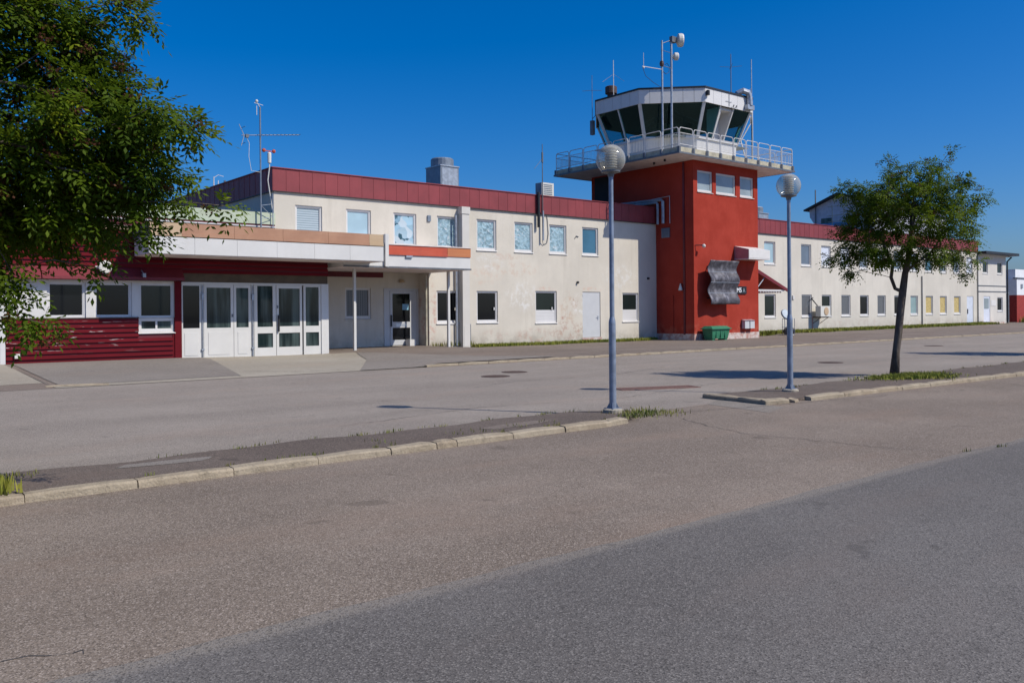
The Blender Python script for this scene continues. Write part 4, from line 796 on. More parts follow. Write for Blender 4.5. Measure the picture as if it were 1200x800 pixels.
MB().box(C1X0, C1X1, C1Y - .012, C1Y - .0, 4.045, 4.056).build('drip_edge', 'black', ca)
# glazed entrance: post-and-frame screen with leaves
def leaf(x0, x1, panes, name='door', z0=.08, z1=2.63, m_='white', dy=0., st=.07):
    """framed leaf: list of (zlo, zhi, material) panes, solid elsewhere"""
    b = MB(); y0, y1 = EY - .005 + dy, EY + .06 + dy
    b.box(x0, x0 + st, y0, y1, z0, z1); b.box(x1 - st, x1, y0, y1, z0, z1); zz = z0
    for (lo, hi, _m) in panes: b.box(x0 + st, x1 - st, y0, y1, zz, lo); zz = hi
    b.box(x0 + st, x1 - st, y0, y1, zz, z1)
    if len(panes) == 1: b.box(x0 + st + .05, x1 - st - .05, y0 - .012, y0 - .001, z0 + .12, panes[0][0] - .16)
    o = b.build(name, m_, eh)
    for (lo, hi, pm) in panes: MB().box(x0 + st, x1 - st, y0 + .03, y0 + .05, lo, hi).build('pane', pm, o)
    return o
MB().box(9.575, 14.99, EY - .03, EY + .10, 2.635, 2.698).build('door_head', 'white', eh)
leaf(9.58, 10.23, [(1.13, 2.58, 'glass_dark')], st=.045); d1 = leaf(10.33, 11.37, [(1.13, 2.52, 'glass_hall')], st=.10); d2 = leaf(11.385, 12.0, [(1.13, 2.52, 'glass_hall')], st=.085)
leaf(12.12, 12.94, [(.39, .90, 'glass_hall'), (1.13, 2.60, 'glass_hall')], name='side_light', st=.12); d3 = leaf(12.96, 13.96, [(.39, .90, 'glass_hall'), (1.14, 2.52, 'glass_hall')], st=.09); leaf(14.02, 14.72, [(.39, .90, 'glass_hall'), (1.14, 2.58, 'glass_hall')], name='side_light', st=.085)
MB().box(14.725, 15.02, EY - .04, EY + .11, .05, 2.70).build('door_post', 'white', eh)
for xk in (10.28, 12.06):
    MB().box(xk - .045, xk + .045, EY + .01, EY + .08, .06, 2.634).build('door_post', 'white', eh); b = MB().tube([(xk, EY - .03, .06), (xk, EY - .03, 2.6)], .018, 6); b.box(xk - .05, xk + .05, EY - .06, EY - .0, .36, .42); b.box(xk - .04, xk + .04, EY - .06, EY - .0, 2.1, 2.3); b.build('door_bolt', 'galv', eh)
MB().box(13.0, 13.05, EY - .08, EY - .01, .95, 1.55).build('door_handle', 'black', d3); MB().box(12.98, 13.02, EY - .03, EY - .008, 1.8, 1.9).build('lock', 'drip', d3); MB().box(11.30, 11.35, EY - .03, EY - .008, 1.5, 1.6).build('lock', 'drip', d1)
b = MB().box(9.4, 15.05, EY - .25, EY + .05, -.1, .065); b.build('threshold', 'apron', eh)
t = empty('wall_lamp', (7.14, EY - .2, 3.16), 'round white disc lamp on the red boarding above the windows', 'lamp')
mb = MB(); mb.lathe([(.09, -.1), (.20, -.03), (.21, .03), (.18, .05)], seg=20); q2 = Vector((.2, -1, -.05)).normalized().to_track_quat('Z', 'Y'); mb.v = [tuple(q2 @ Vector(v) + Vector((7.12, EY - .30, 3.13))) for v in mb.v]; mb.build('disc', 'ac_white', t)
b = MB(); b.tube([(7.0, EY - .02, 3.2), (7.0, EY - .26, 3.14)], .03, 6); b.box(6.86, 7.02, EY - .2, EY - .12, 3.08, 3.16); b.tube([(7.1, EY - .25, 3.25), (7.55, EY - .05, 3.62)], .008, 4); b.build('bracket', 'ac_white', t)
t = empty('wall_camera', (8.28, EY - .1, 2.92), 'small grey camera under the left end of the entrance canopy', 'camera'); MB().box(8.24, 8.33, EY - .40, EY - .24, 2.82, 2.95).build('body', 'galv', t); MB().tube([(8.28, EY - .3, 2.95), (8.28, EY - .02, 3.08)], .02, 5).build('bracket', 'galv', t)

# ------------------------------------------------------------------ office wing right of the tower
ow = empty('office_wing', (59, WY, 0), 'long two-storey cream office wing right of the red tower', 'building')
lowx = [46.06, 50.2, 52.63, 55.12, 57.62, 60.09, 62.58, 65.12, 67.63, 70.06, 72.59]; upx = [46.06, 50.18, 52.61, 55.05, 57.55, 60.05, 62.55, 65.05, 67.55, 70.05, 72.52, 74.97]
OH = [(x_, x_ + 1.2, 4.46, 5.88) for x_ in upx] + [(x_, x_ + 1.2, 1.11, 2.56) for x_ in lowx] + [(75.0, 76.25, .26, 2.57)]
b = wall_holes(MB(), TX1, 77.15, -.1, 6.42, WY, OH); b.poly([(77.15, 44, -.1), (TX1, 44, -.1), (TX1, 44, 7.1), (77.15, 44, 7.1)]); b.poly([(77.15, WY, -.1), (77.15, 44, -.1), (77.15, 44, 7.1), (77.15, WY, 7.1)]); b.build('wall', 'stucco2', ow)
ku = ['shade', 'blue_grey', 'white_board', 'white_board', 'blue_grey', 'shade', 'blue_grey', 'blue_grey', 'blue_film', 'blue_grey', 'blue_grey', 'white_board']; kl = ['glass_green', 'vslats', 'glass_green', 'vslats', 'glass_dark', 'vslats', 'glass_dark', 'teal_shade', 'yellow', 'yellow', 'yellow']
for x_, k in zip(upx, ku): window(ow, x_, WY, 4.46, 1.2, 1.42, k)
for x_, k in zip(lowx, kl): window(ow, x_, WY, 1.11, 1.2, 1.45, k)
d = MB().box(75.02, 76.23, WY + .03, WY + .09, .27, 2.55).build('door', 'white_board', ow); MB().box(75.12, 75.2, WY - .02, WY + .025, 1.1, 1.5).build('door_handle', 'black', d)
n = 64; wd = (77.15 - TX1) / n; mp = sheetpanel(wd, PZ1 - PZ0)
for k in range(n): inst(mp, 'parapet_sheet', (TX1 + .005 + k * wd, WY - .06 + random.uniform(-.006, .006), PZ0), ow)
MB().box(TX1 + .003, 77.15, WY - .032, WY + .25, PZ0 + .07, PZ1 - .004).build('parapet_core', 'dark_strip', ow); MB().box(TX1 + .003, 77.2, WY - .10, WY + .28, PZ1, PZ1 + .035).build('parapet_cap', 'parapet', ow); MB().box(TX1 + .003, 77.15, WY - .085, WY - .002, PZ0 - .03, PZ0 - .003).build('drip_edge', 'black', ow)
MB().box(TX1 + .01, 77.1, WY + .05, 43.9, 6.9, 7.0).build('roof', 'roof', ow)
for (xk, z1) in ((66.9, 4.1), (77.05, 6.3)): MB().tube([(xk, WY - .06, .2), (xk, WY - .06, z1)], .04, 6).build('downpipe', 'drip', ow)
MB().box(49.1, 49.28, WY - .07, WY - .002, 2.25, 2.5).build('junction_box', 'white', ow)
t = empty('air_conditioner', (52, 31.1, 1.4), 'white air conditioner unit bracketed to the office wing wall', 'air conditioner')
MB().box(51.35, 52.5, 30.72, 31.1, 1.10, 1.80).build('casing', 'ac_white', t); mb = MB(); mb.lathe([(.27, 0), (.27, .02), (.2, .03)], seg=20); mb.v = [(52.02 + v[0], 30.715 - v[2], 1.45 + v[1]) for v in mb.v]; mb.build('fan_grille', 'tan', t)
for xk in (51.5, 52.35): MB().box(xk - .03, xk + .03, 30.74, 31.395, 1.02, 1.09).tube([(xk, 30.8, 1.03), (xk, 31.38, .65)], .02, 5).build('bracket', 'brown_rust', t)
MB().tube([(51.45, 31.0, 1.8), (51.35, 31.2, 2.1), (51.2, 31.3, 2.3), (51.5, 31.38, 2.35)], .04, 6).build('hose', 'black', t); MB().tube([(51.4, 31.34, .25), (51.4, 31.34, 1.1)], .02, 5).build('pipe', 'orange_red', t)
t = empty('litter_bin', (43.9, 29.2, 0), 'wire litter bin stand with a round lid and a black bag beside the right lawn', 'litter bin')
bx, by = 44.55, 28.75
def ringt(r, z, rr=.014): return [(bx + r * math.cos(a), by + r * math.sin(a), z) for a in [2 * math.pi * k / 16 for k in range(17)]], rr
b = MB()
for z_ in (1.0, .5, .05): p_, rr = ringt(.36, z_ + .05); b.tube(p_, rr, 5)
for k in range(10): a = 2 * math.pi * k / 10; b.tube([(bx + .36 * math.cos(a), by + .36 * math.sin(a), .05), (bx + .36 * math.cos(a), by + .36 * math.sin(a), 1.05)], .011, 4)
b.build('stand', 'galv', t); mb = MB(); mb.lathe([(.33, 0), (.34, .05), (.30, .09)], seg=18); q2 = Vector((-.2, -.9, .5)).normalized().to_track_quat('Z', 'Y'); mb.v = [tuple(q2 @ Vector(v) + Vector((bx + .12, by + .28, 1.28))) for v in mb.v]; mb.build('lid', 'vent_metal', t)
mb = MB(); mb.ball((0, 0, 0), 1, 14, 10); mb.v = [(bx + .33 * v[0] * (1 + .1 * math.sin(7 * v[2] + 3 * v[1])), by + .33 * v[1] * (1 + .1 * math.sin(5 * v[0])), .30 + .27 * v[2] + .04 * math.sin(6 * v[0])) for v in mb.v]; mb.build('bag', 'black_bag', t, smooth=True)

# ------------------------------------------------------------------ end block, gate, hangar, far building
eb = empty('end_block', (80, WY, 0), 'pale two-storey end block with a black roof edge past the office wing', 'building')
EH = [(78.05, 79.12, 4.56, 5.62), (81.07, 82.18, 4.56, 5.63), (78.19, 79.5, .36, 2.58), (81.04, 82.2, 1.27, 2.5)]
b = wall_holes(MB(), 77.16, 82.95, -.1, 6.15, WY - .05, EH, .12); b.poly([(82.95, WY - .05, -.1), (82.95, 42, -.1), (82.95, 42, 6.15), (82.95, WY - .05, 6.15)]); b.poly([(77.16, WY - .05, 0), (77.16, WY - .05, 6.15), (77.16, 42, 6.15), (77.16, 42, 0)]); b.build('wall', 'stucco3', eb)
window(eb, 78.05, WY - .05, 4.56, 1.07, 1.06, 'glass_green'); window(eb, 81.07, WY - .05, 4.56, 1.11, 1.07, 'glass_green'); window(eb, 81.04, WY - .05, 1.27, 1.16, 1.23, 'glass_dark')
d = MB().box(78.2, 79.49, WY - .02, WY + .04, .37, 2.57).build('door', 'white_board', eb); MB().box(78.35, 79.3, WY - .03, WY - .021, 1.5, 2.4).build('pane', 'tower_blind', d)
MB().box(77.1, 84.1, WY - .75, 42.3, 6.2, 6.42).build('roof', 'black', eb); MB().box(77.17, 83.3, WY - .3, 42, 6.1, 6.199).build('eaves', 'white', eb)
for z_ in (2.96, 3.46): MB().box(77.17, 82.97, WY - .085, WY - .052, z_, z_ + .07).build('string_course', 'drip', eb)
MB().tube([(83.3, WY - .4, 6.1), (83.05, WY - .12, 5.7), (83.05, WY - .12, .15)], .07, 8).build('downpipe', 'black', eb)
MB().box(79.7, 80.7, WY - .07, WY - .052, 1.75, 2.25).build('notice_board', 'lightbox', eb); MB().box(77.9, 80.2, WY - 1.0, WY - .051, 0, .34).build('door_step', 'plinth', eb)
t = empty('metal_gate', (84.5, 32.5, 0), 'tall narrow grey metal gate between the end block and the red hangar', 'gate')
b = MB(); b.box(83.4, 83.5, 32.4, 32.5, .1, 3.0); b.box(86.3, 86.4, 32.4, 32.5, .1, 3.0); b.box(83.5, 86.3, 32.4, 32.5, 2.9, 3.0); b.box(83.5, 86.3, 32.4, 32.5, .2, .35); b.build('gate_frame', 'galv', t)
gbar = MB().box(0, .07, 0, .04, 0, 2.55).mesh('bar', 'drip')
for k in range(22): inst(gbar, 'bar', (83.56 + k * .125, 32.43, .35), t)
hg = empty('hangar', (100, 33, 0), 'red and white hangar at the far right edge', 'hangar')
b = MB().box(87.4, 125, 32.1, 60, -.1, 2.75); b.build('lower_wall', 'hangar_red', hg); MB().box(87.39, 125, 32.09, 60, 2.752, 4.3).build('upper_wall', 'hangar_white', hg); MB().box(87.9, 125, 32.4, 60, 4.302, 5.2).build('roof', 'hangar_white', hg); MB().box(87.3, 125, 32.0, 32.39, 4.305, 4.4).build('roof_edge', 'drip', hg)
b = MB().box(88.3, 88.7, 32.02, 32.08, 3.4, 3.8); b.build('vent', 'galv', hg)
# far gabled building behind the office wing
X = 65.3
fb = empty('gabled_building', (X, 38, 0), 'gabled pale building in shade behind the office wing roof', 'building')
yl, yr, zp, ze = 40.3, 33.6, 11.12, 9.98; ym = 37.3
b = MB(); prof = [(39.2, 7.0), (39.5, 8.6), (40.0, 9.35), (40.05, 9.95), (ym, 10.95), (34.0, 9.9), (34.0, 7.0)]
b.prism(prof, 'x', X, X + 12); b.build('wall', 'shade_wall', fb)
MB().prism([(yl, ze - .12), (yl, ze), (ym, zp), (yr, ze - .05), (yr, ze - .17), (ym, zp - .13)], 'x', X - .5, X + 12.5).build('roof', 'black', fb)
for k in range(4): MB().box(X - .03, X - .004, 34.4 + k * 1.2, 35.35 + k * 1.2, 8.35, 9.15).build('window', 'glass_hall' if k % 2 else 'shade_wall', fb)
b = MB()
for k in range(4): b.tube([(X - .6, 34.6 + k * 1.0, 7.2), (X - .6, 34.6 + k * 1.0, 10.0)], .03, 5)
for z_ in (8.75, 9.25, 10.0): b.tube([(X - .6, 34.2, z_), (X - .6, 38.0, z_)], .025, 5)
b.build('scaffold', 'beige', fb)
b = MB().box(X - .1, X + .0 - .003, 36.6, 39.4, 8.45, 8.72); b.build('tarpaulin', 'tarp', fb); MB().box(X - .9, X - .2, 33.9, 35.7, 7.2, 8.78).build('white_hut', 'hangar_white', fb)
MB().box(X - .14, X - .05, 39.38, 39.44, 7, 11.6).build('mast', 'drip', fb)

# ------------------------------------------------------------------ rooftop things
def ventbox(x0, x1, y0, y1, z0, z1, rtop, label):
    t = empty('roof_ventilator', ((x0 + x1) / 2, (y0 + y1) / 2, z0), label, 'ventilator', 'ventilators on the roofs')
    b = MB(); b.box(x0, x1, y0, y1, z0, z1); b.build('casing', 'vent_metal', t); b = MB()
    b.box(x0 - .03, x1 + .03, y0 - .03, y1 + .03, z1 + .002, z1 + .06); b.build('cap_plate', 'galv', t)
    MB().box(x0 + .08, x1 - .08, y0 - .022, y0 - .002, z0 + .1, z1 - .08).build('access_panel', 'galv', t)
    MB().lathe([(rtop, 0), (rtop, .36), (rtop * .9, .42)], (x0 + x1) / 2, (y0 + y1) / 2, z1 + .06, 20).build('fan_cowl', 'vent_metal', t)
ventbox(24.0, 25.1, 34.9, 36.2, 6.98, 8.85, .58, 'tall grey box ventilator with a round cowl on the cream terminal roof'); ventbox(49.2, 50.4, 34, 35.2, 6.98, 8.1, .5, 'grey box ventilator with a round cowl right behind the red tower')
t = empty('air_conditioner', (29.1, 33.1, 7.0), 'white air conditioner unit on the terminal roof beside the thin mast', 'air conditioner')
MB().box(28.9, 29.72, 32.9, 33.4, 7.45, 8.22).build('casing', 'ac_white', t); b = MB().box(28.88, 28.9 - .002, 32.92, 33.38, 7.47, 8.2)
for k in range(7): b.box(29.02, 29.6, 32.885, 32.899, 7.52 + k * .095, 7.56 + k * .095)
b.build('grille', 'vent_metal', t); b = MB().box(28.95, 29.02, 32.95, 33.35, 7.0, 7.449); b.box(29.6, 29.67, 32.95, 33.35, 7.0, 7.449); b.build('stand', 'galv', t)
aerial('roof_aerial', 'thin dark mast beside the rooftop air conditioner', (27.52, 31.28, 6.5), 9.75, .03, lambda mb: (mb.tube([(27.52, 31.28, 9.05), (27.0, 31.28, 8.5)], .012, 4), mb.tube([(27.52, 31.28, 8.85), (27.52, 31.28, 9.35)], .05, 6)), 'drip', None)
t = empty('yagi_aerial', (13.08, 31.0, 4.52), 'tall mast with a long horizontal toothed aerial at the roof corner', 'aerial')
MB().tube([(13.08, 31.0, 4.5), (13.08, 31.0, 9.42)], .032, 8).build('mast', 'vent_metal', t)
b = MB(); b.tube([(12.35, 31.0, 8.26), (14.68, 31.0, 8.56)], .016, 5)
for k in range(12): xk = 12.95 + k * .155; zk = 8.26 + (xk - 12.35) * .129; b.tube([(xk, 30.85, zk), (xk, 31.15, zk)], .008, 4)
for sgn in (1, -1): b.tube([(12.45, 31.0, 8.27), (12.3, 31.0 + sgn * .1, 8.27 + sgn * .42)], .012, 4); b.tube([(12.42, 30.8, 8.27 + sgn * .3), (12.42, 31.2, 8.27 + sgn * .3)], .01, 4)
b.box(12.5, 12.62, 30.95, 31.05, 8.2, 8.32); b.build('boom', 'drip', t)
MB().tube([(12.55, 31, 8.2), (12.65, 31, 8.0), (12.63, 31, 7.5), (12.72, 31, 6.98), (13.05, 31, 6.95)], .010, 5).build('cable', 'ac_white', t)
b = MB(); b.ball((12.95, 31, 9.62), .06, 8, 6); b.tube([(13.08, 31, 9.4), (12.95, 31, 9.6)], .012, 4); b.tube([(12.95, 31, 9.1), (12.95, 31, 9.45)], .012, 4); b.tube([(12.85, 31, 9.55), (13.2, 31, 9.5)], .01, 4); b.build('wind_sensor', 'ac_white', t)
b = MB()
for zk in (4.7, 5.2, 5.7): b.tube([(13.08, 31, zk), (13.6, 31.1, zk + .1)], .012, 4)
b.tube([(13.6, 31.1, 4.55), (13.6, 31.1, 6.2)], .02, 5); b.tube([(13.08, 31, 5.7), (13.6, 31.1, 5.3)], .012, 4); b.build('bracket', 'galv', t)
t = empty('weather_sensor', (13.55, 31.2, 7.2), 'small white weather sensor with red cups on the parapet corner', 'sensor')
b = MB(); b.tube([(13.62, 31.2, 5.6), (13.45, 31.2, 6.7), (13.52, 31.2, 7.2), (13.52, 31.2, 7.4)], .02, 5); b.build('pole', 'ac_white', t); MB().lathe([(.07, 0), (.075, .36), (.05, .4)], 13.52, 31.2, 7.38, 10).build('body', 'ac_white', t)
b = MB(); b.tube([(13.3, 31.2, 7.83), (13.72, 31.2, 7.83)], .02, 4); b.ball((13.3, 31.2, 7.84), .075, 8, 6); b.ball((13.70, 31.2, 7.84), .075, 8, 6); b.tube([(13.52, 31.2, 7.75), (13.52, 31.2, 7.85)], .02, 5); b.build('cups', 'orange_red', t)
for (xk, zt, lb) in ((13.85, 7.75, 'bent white aerial behind the left parapet end, first of the two short ones'), (14.35, 7.62, 'thicker grey stub aerial behind the left parapet, nearer the roof corner')):
    aerial('short_aerial', lb, (xk, 38, 6.95), zt, .03 if xk < 14 else .07, (lambda mb: (mb.tube([(13.85, 38, 7.7), (14.05, 38, 7.85), (14.3, 38, 7.8)], .014, 4), mb.tube([(14.05, 38, 6.95), (14.05, 38, 7.6)], .02, 4))) if xk < 14 else None, 'rail' if xk < 14 else 'drip', None)
aerial('pole_aerial', 'thin white pole on the low hall roof seen past the left tree', (11.22, 38, 4.5), 8.85, .03, None, 'rail', None)

# ------------------------------------------------------------------ lamp posts
def lamp(x, y, label):
    t = empty('street_lamp', (x, y, 0), label, 'lamp post', 'globe lamp posts on the traffic islands')
    b = MB(); b.lathe([(.16, -.1), (.16, .01), (.12, .03)], x, y, 0, 18); b.build('footing', 'apron', t)
    b = MB(); b.lathe([(.057, .0), (.057, .02), (.057, 1.40), (.054, 1.43), (.039, 1.50), (.036, 3.78)], x, y, 0, 16)
    for k in range(4): a = R(45 + 90 * k); b.prism([(.05, .0), (.12, .0), (.05, .13)], 'y', -.008, .008); n_ = 6; vs_ = b.v[-n_:]; b.v[-n_:] = [(x + math.cos(a) * u - math.sin(a) * v, y + math.sin(a) * u + math.cos(a) * v, w_) for u, v, w_ in vs_]
    b.box(x - .1, x + .1, y - .1, y + .1, .02, .035); b.build('post', 'lamp_post', t)
    b = MB(); b.lathe([(.044, 3.76), (.055, 3.81), (.15, 3.835), (.152, 3.86)], x, y, 0, 24); b.build('collar', 'drip', t)
    b = MB(); b.lathe([(.07, 3.86), (.07, 4.20)], x, y, 0, 14)
    for k in range(7): zk = 3.90 + k * .043; b.lathe([(.074, zk), (.105, zk + .006), (.105, zk + .016), (.074, zk + .022)], x, y, 0, 20)
    b.lathe([(.10, 4.21), (.11, 4.23), (.02, 4.26)], x, y, 0, 20); b.build('louvre', 'ac_white', t)
    b = MB(); r = .238; zc = 4.045; b.lathe([(max(.001, r * math.sin(a)), zc - r * math.cos(a)) for a in [R(38 + (180 - 38) * k / 18) for k in range(19)]], x, y, 0, 32); b.build('globe', 'globe', t, smooth=True)
lamp(9.97, 9.66, 'grey globe lamp post at the weedy right end of the nearer island'); lamp(14.95, 9.62, 'grey globe lamp post on the broken-kerbed island left of the rowan tree')

# ------------------------------------------------------------------ trees
def tree(base, trunk, blobs, spacing, per, seed, label, leaflen=.05, nl=5, rbase=.12, heads=.4, spread=(.3, .3, .24), limbs=()):
    """rowan: limbs grown towards points inside the crown lobes, compound leaves at the twig ends"""
    rg = np.random.default_rng(seed); t = empty('rowan_tree', base, label, 'tree', 'rowan trees')
    P = []
    for (x_, y_, z_, rx, rz) in blobs:
        n = max(3, int(4.19 * rx * rx * rz / spacing ** 3 * 1.0)); u = rg.normal(size=(n, 3)); u /= np.linalg.norm(u, axis=1)[:, None]; u *= (rg.random(n) ** .42)[:, None]
        P.append(np.array([x_, y_, z_]) + u * np.array([rx, rx, rz]))
    P = np.concatenate(P); top = np.array(trunk[-1])
    keep = np.zeros((0, 3))                             # thin out points that crowd each other
    for p in P:
        if not len(keep) or ((keep - p) ** 2).sum(1).min() > (spacing * .62) ** 2: keep = np.vstack([keep, p])
    P = keep
    nodes = [np.array(p) for p in trunk]; par = [i - 1 for i in range(len(trunk))]
    base_n = len(trunk)
    for (k0, pts_) in limbs:
        prev = k0
        for p_ in pts_: nodes.append(np.array(p_)); par.append(prev); prev = len(nodes) - 1
    start = max(1, base_n // 2); order = np.argsort(np.linalg.norm(P - np.array(trunk[start]), axis=1)); depth = [0.] * len(nodes); tips = []
    for i in order:
        p = P[i]; A_ = np.array(nodes[start:]); dl = np.linalg.norm(A_ - p, axis=1) + .32 * np.array(depth[start:]) + .35 * np.maximum(0, A_[:, 2] - p[2])
        k = int(np.argmin(dl)) + start; q = nodes[k]; L = np.linalg.norm(p - q); m_n = max(1, int(L / .22)); prev = k
        for s_i in range(1, m_n + 1):
            tt = s_i / m_n; pt = q + (p - q) * tt + np.array([0, 0, .08 * L * math.sin(math.pi * tt)]) + (rg.normal(size=3) * .025 if s_i < m_n else 0)
            nodes.append(pt); par.append(prev); depth.append(depth[k] + L * tt); prev = len(nodes) - 1
        tips.append(prev)
    cnt = np.zeros(len(nodes)); ch = [[] for _ in nodes]
    for i in range(len(nodes) - 1, -1, -1):
        if not ch[i]: cnt[i] = 1
        if par[i] >= 0: cnt[par[i]] += cnt[i]; ch[par[i]].append(i)
    rad = np.clip(rbase * (cnt / cnt[0]) ** .56, .0045, None)
    # trunk + limbs as one tapered surface of chained tubes
    mb = MB(); done = set()
    for i in range(len(nodes)):
        for c0 in ch[i]:
            main = max(ch[i], key=lambda q_: cnt[q_])
            if c0 != main or i == 0:
                chain = [i, c0]
                while ch[chain[-1]]: chain.append(max(ch[chain[-1]], key=lambda q_: cnt[q_]))
                rr = [min(rad[chain[1]] * 1.15, rad[i])] + [rad[k_] for k_ in chain[1:]]
                if i == 0: rr[0] = rbase * 1.35; 
                mb.tube([nodes[k_] for k_ in chain], [float(v) for v in rr], 9 if rad[c0] > .03 else (6 if rad[c0] > .012 else 4))
    mb.build('trunk', 'bark', t, smooth=True)
    # compound leaves, drooping from the twig ends; all leaflets are 4-point blades
    un = lambda v: v / (np.linalg.norm(v, axis=-1, keepdims=True) + 1e-9)
    tipn = np.array([nodes[k] for k in tips]); pn = np.array([nodes[par[k]] for k in tips]); cen = tipn.mean(0); N = len(tipn)
    npt = np.maximum(3, (per * rg.uniform(.45, 1.5, N)).astype(int)); idx = np.repeat(np.arange(N), npt); K = len(idx)
    clump = rg.uniform(-.34, .34, N)[idx]; c = tipn[idx] + rg.normal(size=(K, 3)) * spacing * np.array(spread)
    dv = un((c - cen) * np.array([1, 1, .4])) * .5 + rg.normal(size=(K, 3)) * .45 + un(c - tipn[idx]) * .5; dv[:, 2] -= .3; dv = un(dv)
    sd = un(np.cross(dv, np.array([.12, -.28, 1.]) + rg.normal(size=(K, 3)) * .3)); nn = np.cross(sd, dv)
    tone = np.clip(.45 + clump + rg.normal(size=K) * .2, 0, 1); Lr = leaflen * rg.uniform(1.9, 2.9, K); quads = []; tn_ = []
    for k in range(nl):
        tt = .2 + .8 * k / (nl - 1); o_ = c + dv * (Lr * tt)[:, None] + np.array([0, 0, -1]) * (.28 * Lr * tt * tt)[:, None]
        for s_ in ((1, -1) if k < nl - 1 else (0,)):
            ld = un(dv * (.5 if s_ else 1) + sd * s_ * .85 - nn * .15 + rg.normal(size=(K, 3)) * .08); lw = un(np.cross(ld, nn)); ll = (leaflen * rg.uniform(.8, 1.15, K))[:, None]; mid = o_ + ld * ll * .5 - nn * .05 * ll
            quads.append(np.stack([o_, mid + lw * ll * .21, o_ + ld * ll - nn * .12 * ll, mid - lw * ll * .21], 1)); tn_.append(tone)
    V = np.concatenate(quads).reshape(-1, 3); F = np.arange(len(V)).reshape(-1, 4); T = np.concatenate(tn_)
    hn = max(1, int(N * heads)); hi = rg.integers(0, N, hn); hc = np.repeat(tipn[hi] + rg.normal(size=(hn, 3)) * spacing * .4 + np.array([0, -.02, .05]), 40, 0)
    o_ = hc + rg.normal(size=hc.shape) * np.array([.04, .04, .02]); e = un(rg.normal(size=o_.shape)); f_ = un(np.cross(e, rg.normal(size=o_.shape))); s9 = .013
    VB = np.stack([o_ - e * s9, o_ + f_ * s9, o_ + e * s9, o_ - f_ * s9], 1).reshape(-1, 3); FB = np.arange(len(VB)).reshape(-1, 4); TB = rg.random(len(FB))
    for (vv, ff, tn, nm, mt) in ((V, F, T, 'crown', 'leaf'), (VB, FB, TB, 'flower_heads', 'berry')):
        b_ = np.array(base); me = bpy.data.meshes.new(nm); me.vertices.add(len(vv)); me.vertices.foreach_set('co', (vv - b_).astype(np.float32).ravel()); me.loops.add(len(vv)); me.loops.foreach_set('vertex_index', ff.ravel().astype(np.int32)); me.polygons.add(len(ff)); me.polygons.foreach_set('loop_start', np.arange(0, len(vv), 4, dtype=np.int32)); me.update(calc_edges=True); me.materials.append(M[mt])
        at = me.attributes.new('tone', 'FLOAT', 'FACE'); at.data.foreach_set('value', tn.astype(np.float32))
        o = bpy.data.objects.new(nm, me); COL.objects.link(o); o.parent = t; o['kind'] = 'stuff'
    return t
RB = [(21.54, 9.43, 5.44, .15, .15), (21.32, 9.6, 5.17, .29, .17), (20.07, 10.1, 5.07, .33, .18), (20.67, 9.88, 4.88, .75, .31), (19.82, 10.95, 4.54, .42, .23), (19.58, 11.15, 4.41, .21, .15), (20.58, 9.95, 4.01, 1.45, .87), (21.6, 9.12, 4.68, .25, .25), (21.83, 9.18, 4.02, .46, .54), (22.11, 8.96, 4.29, .21, .19), (21.54, 9.17, 3.17, .58, .56), (19.97, 10.71, 3.41, .71, .54), (19.48, 11.11, 2.77, .33, .17), (19.9, 10.25, 2.98, .94, .30), (20.72, 9.57, 2.86, .82, .26), (21.7, 9.04, 2.48, .17, .17), (19.88, 10.78, 2.51, .46, .15), (19.56, 10.27, 4.17, .61, .45), (21.57, 9.78, 4.48, .64, .51), (19.81, 10.96, 3.0, .53, .34)]
rt_ = tree((20.28, 10.19, 0), [(20.28, 10.19, -.03), (20.31, 10.16, .5), (20.36, 10.12, 1.0), (20.41, 10.08, 1.6), (20.45, 10.05, 2.0), (20.50, 10.01, 2.45), (20.57, 9.95, 2.85), (20.62, 9.9, 3.4), (20.66, 9.88, 4.1)], RB, .33, 23, 3, 'small rowan tree standing whole on the grass patch of the right island', 0.076, 4, .088, .5, (.19, .19, .115), [(4, [(20.32, 10.17, 2.08), (20.24, 10.23, 2.35), (20.27, 10.2, 2.65), (20.15, 10.3, 2.95)]), (5, [(20.68, 9.86, 2.68), (20.95, 9.65, 2.9)])])
t3 = rt_.copy(); COL.objects.link(t3); t3.location = (34.9, 9.4, 0); t3.rotation_euler.z = R(140); t3['label'] = 'rowan tree beyond the right edge of the picture, only its shadow shows'
for ch_ in rt_.children: c3 = ch_.copy(); COL.objects.link(c3); c3.parent = t3
LB = [(.64, 9.29, 3.81, .68, .84), (1.41, 8.66, 4.11, .61, .61), (1.77, 8.75, 4.05, .59, .55), (1.87, 8.28, 3.27, .72, .53), (2.28, 7.69, 3.22, .37, .33), (2.23, 8.25, 4.36, .2, .16), (2.54, 7.48, 3.22, .16, .13), (1.46, 8.62, 2.97, .68, .68), (2.04, 8.4, 2.78, .74, .26), (2.45, 7.68, 2.58, .41, .12), (2.74, 7.44, 2.54, .12, .07), (1.61, 8.75, 2.42, .55, .16), (2.1, 8.09, 2.42, .34, .11), (1.27, 8.35, 1.92, .10, .16), (1.33, 8.33, 1.62, .05, .08), (1.54, 8.15, 1.50, .06, .03), (1.89, 8.26, 1.98, .05, .12), (2.29, 7.94, 2.34, .08, .07), (.84, 9.51, 2.56, .79, .71), (1.7, 8.81, 2.55, .63, .32), (2.25, 8.1, 2.94, .35, .15), (0, 9.2, 4.6, 1.3, .9), (-.8, 8.8, 3.6, 1.2, .9), (.2, 8.2, 3.4, .9, .7), (-.2, 10.2, 3.4, 1.0, .8), (1.3, 9.2, 4.9, .6, .4)]
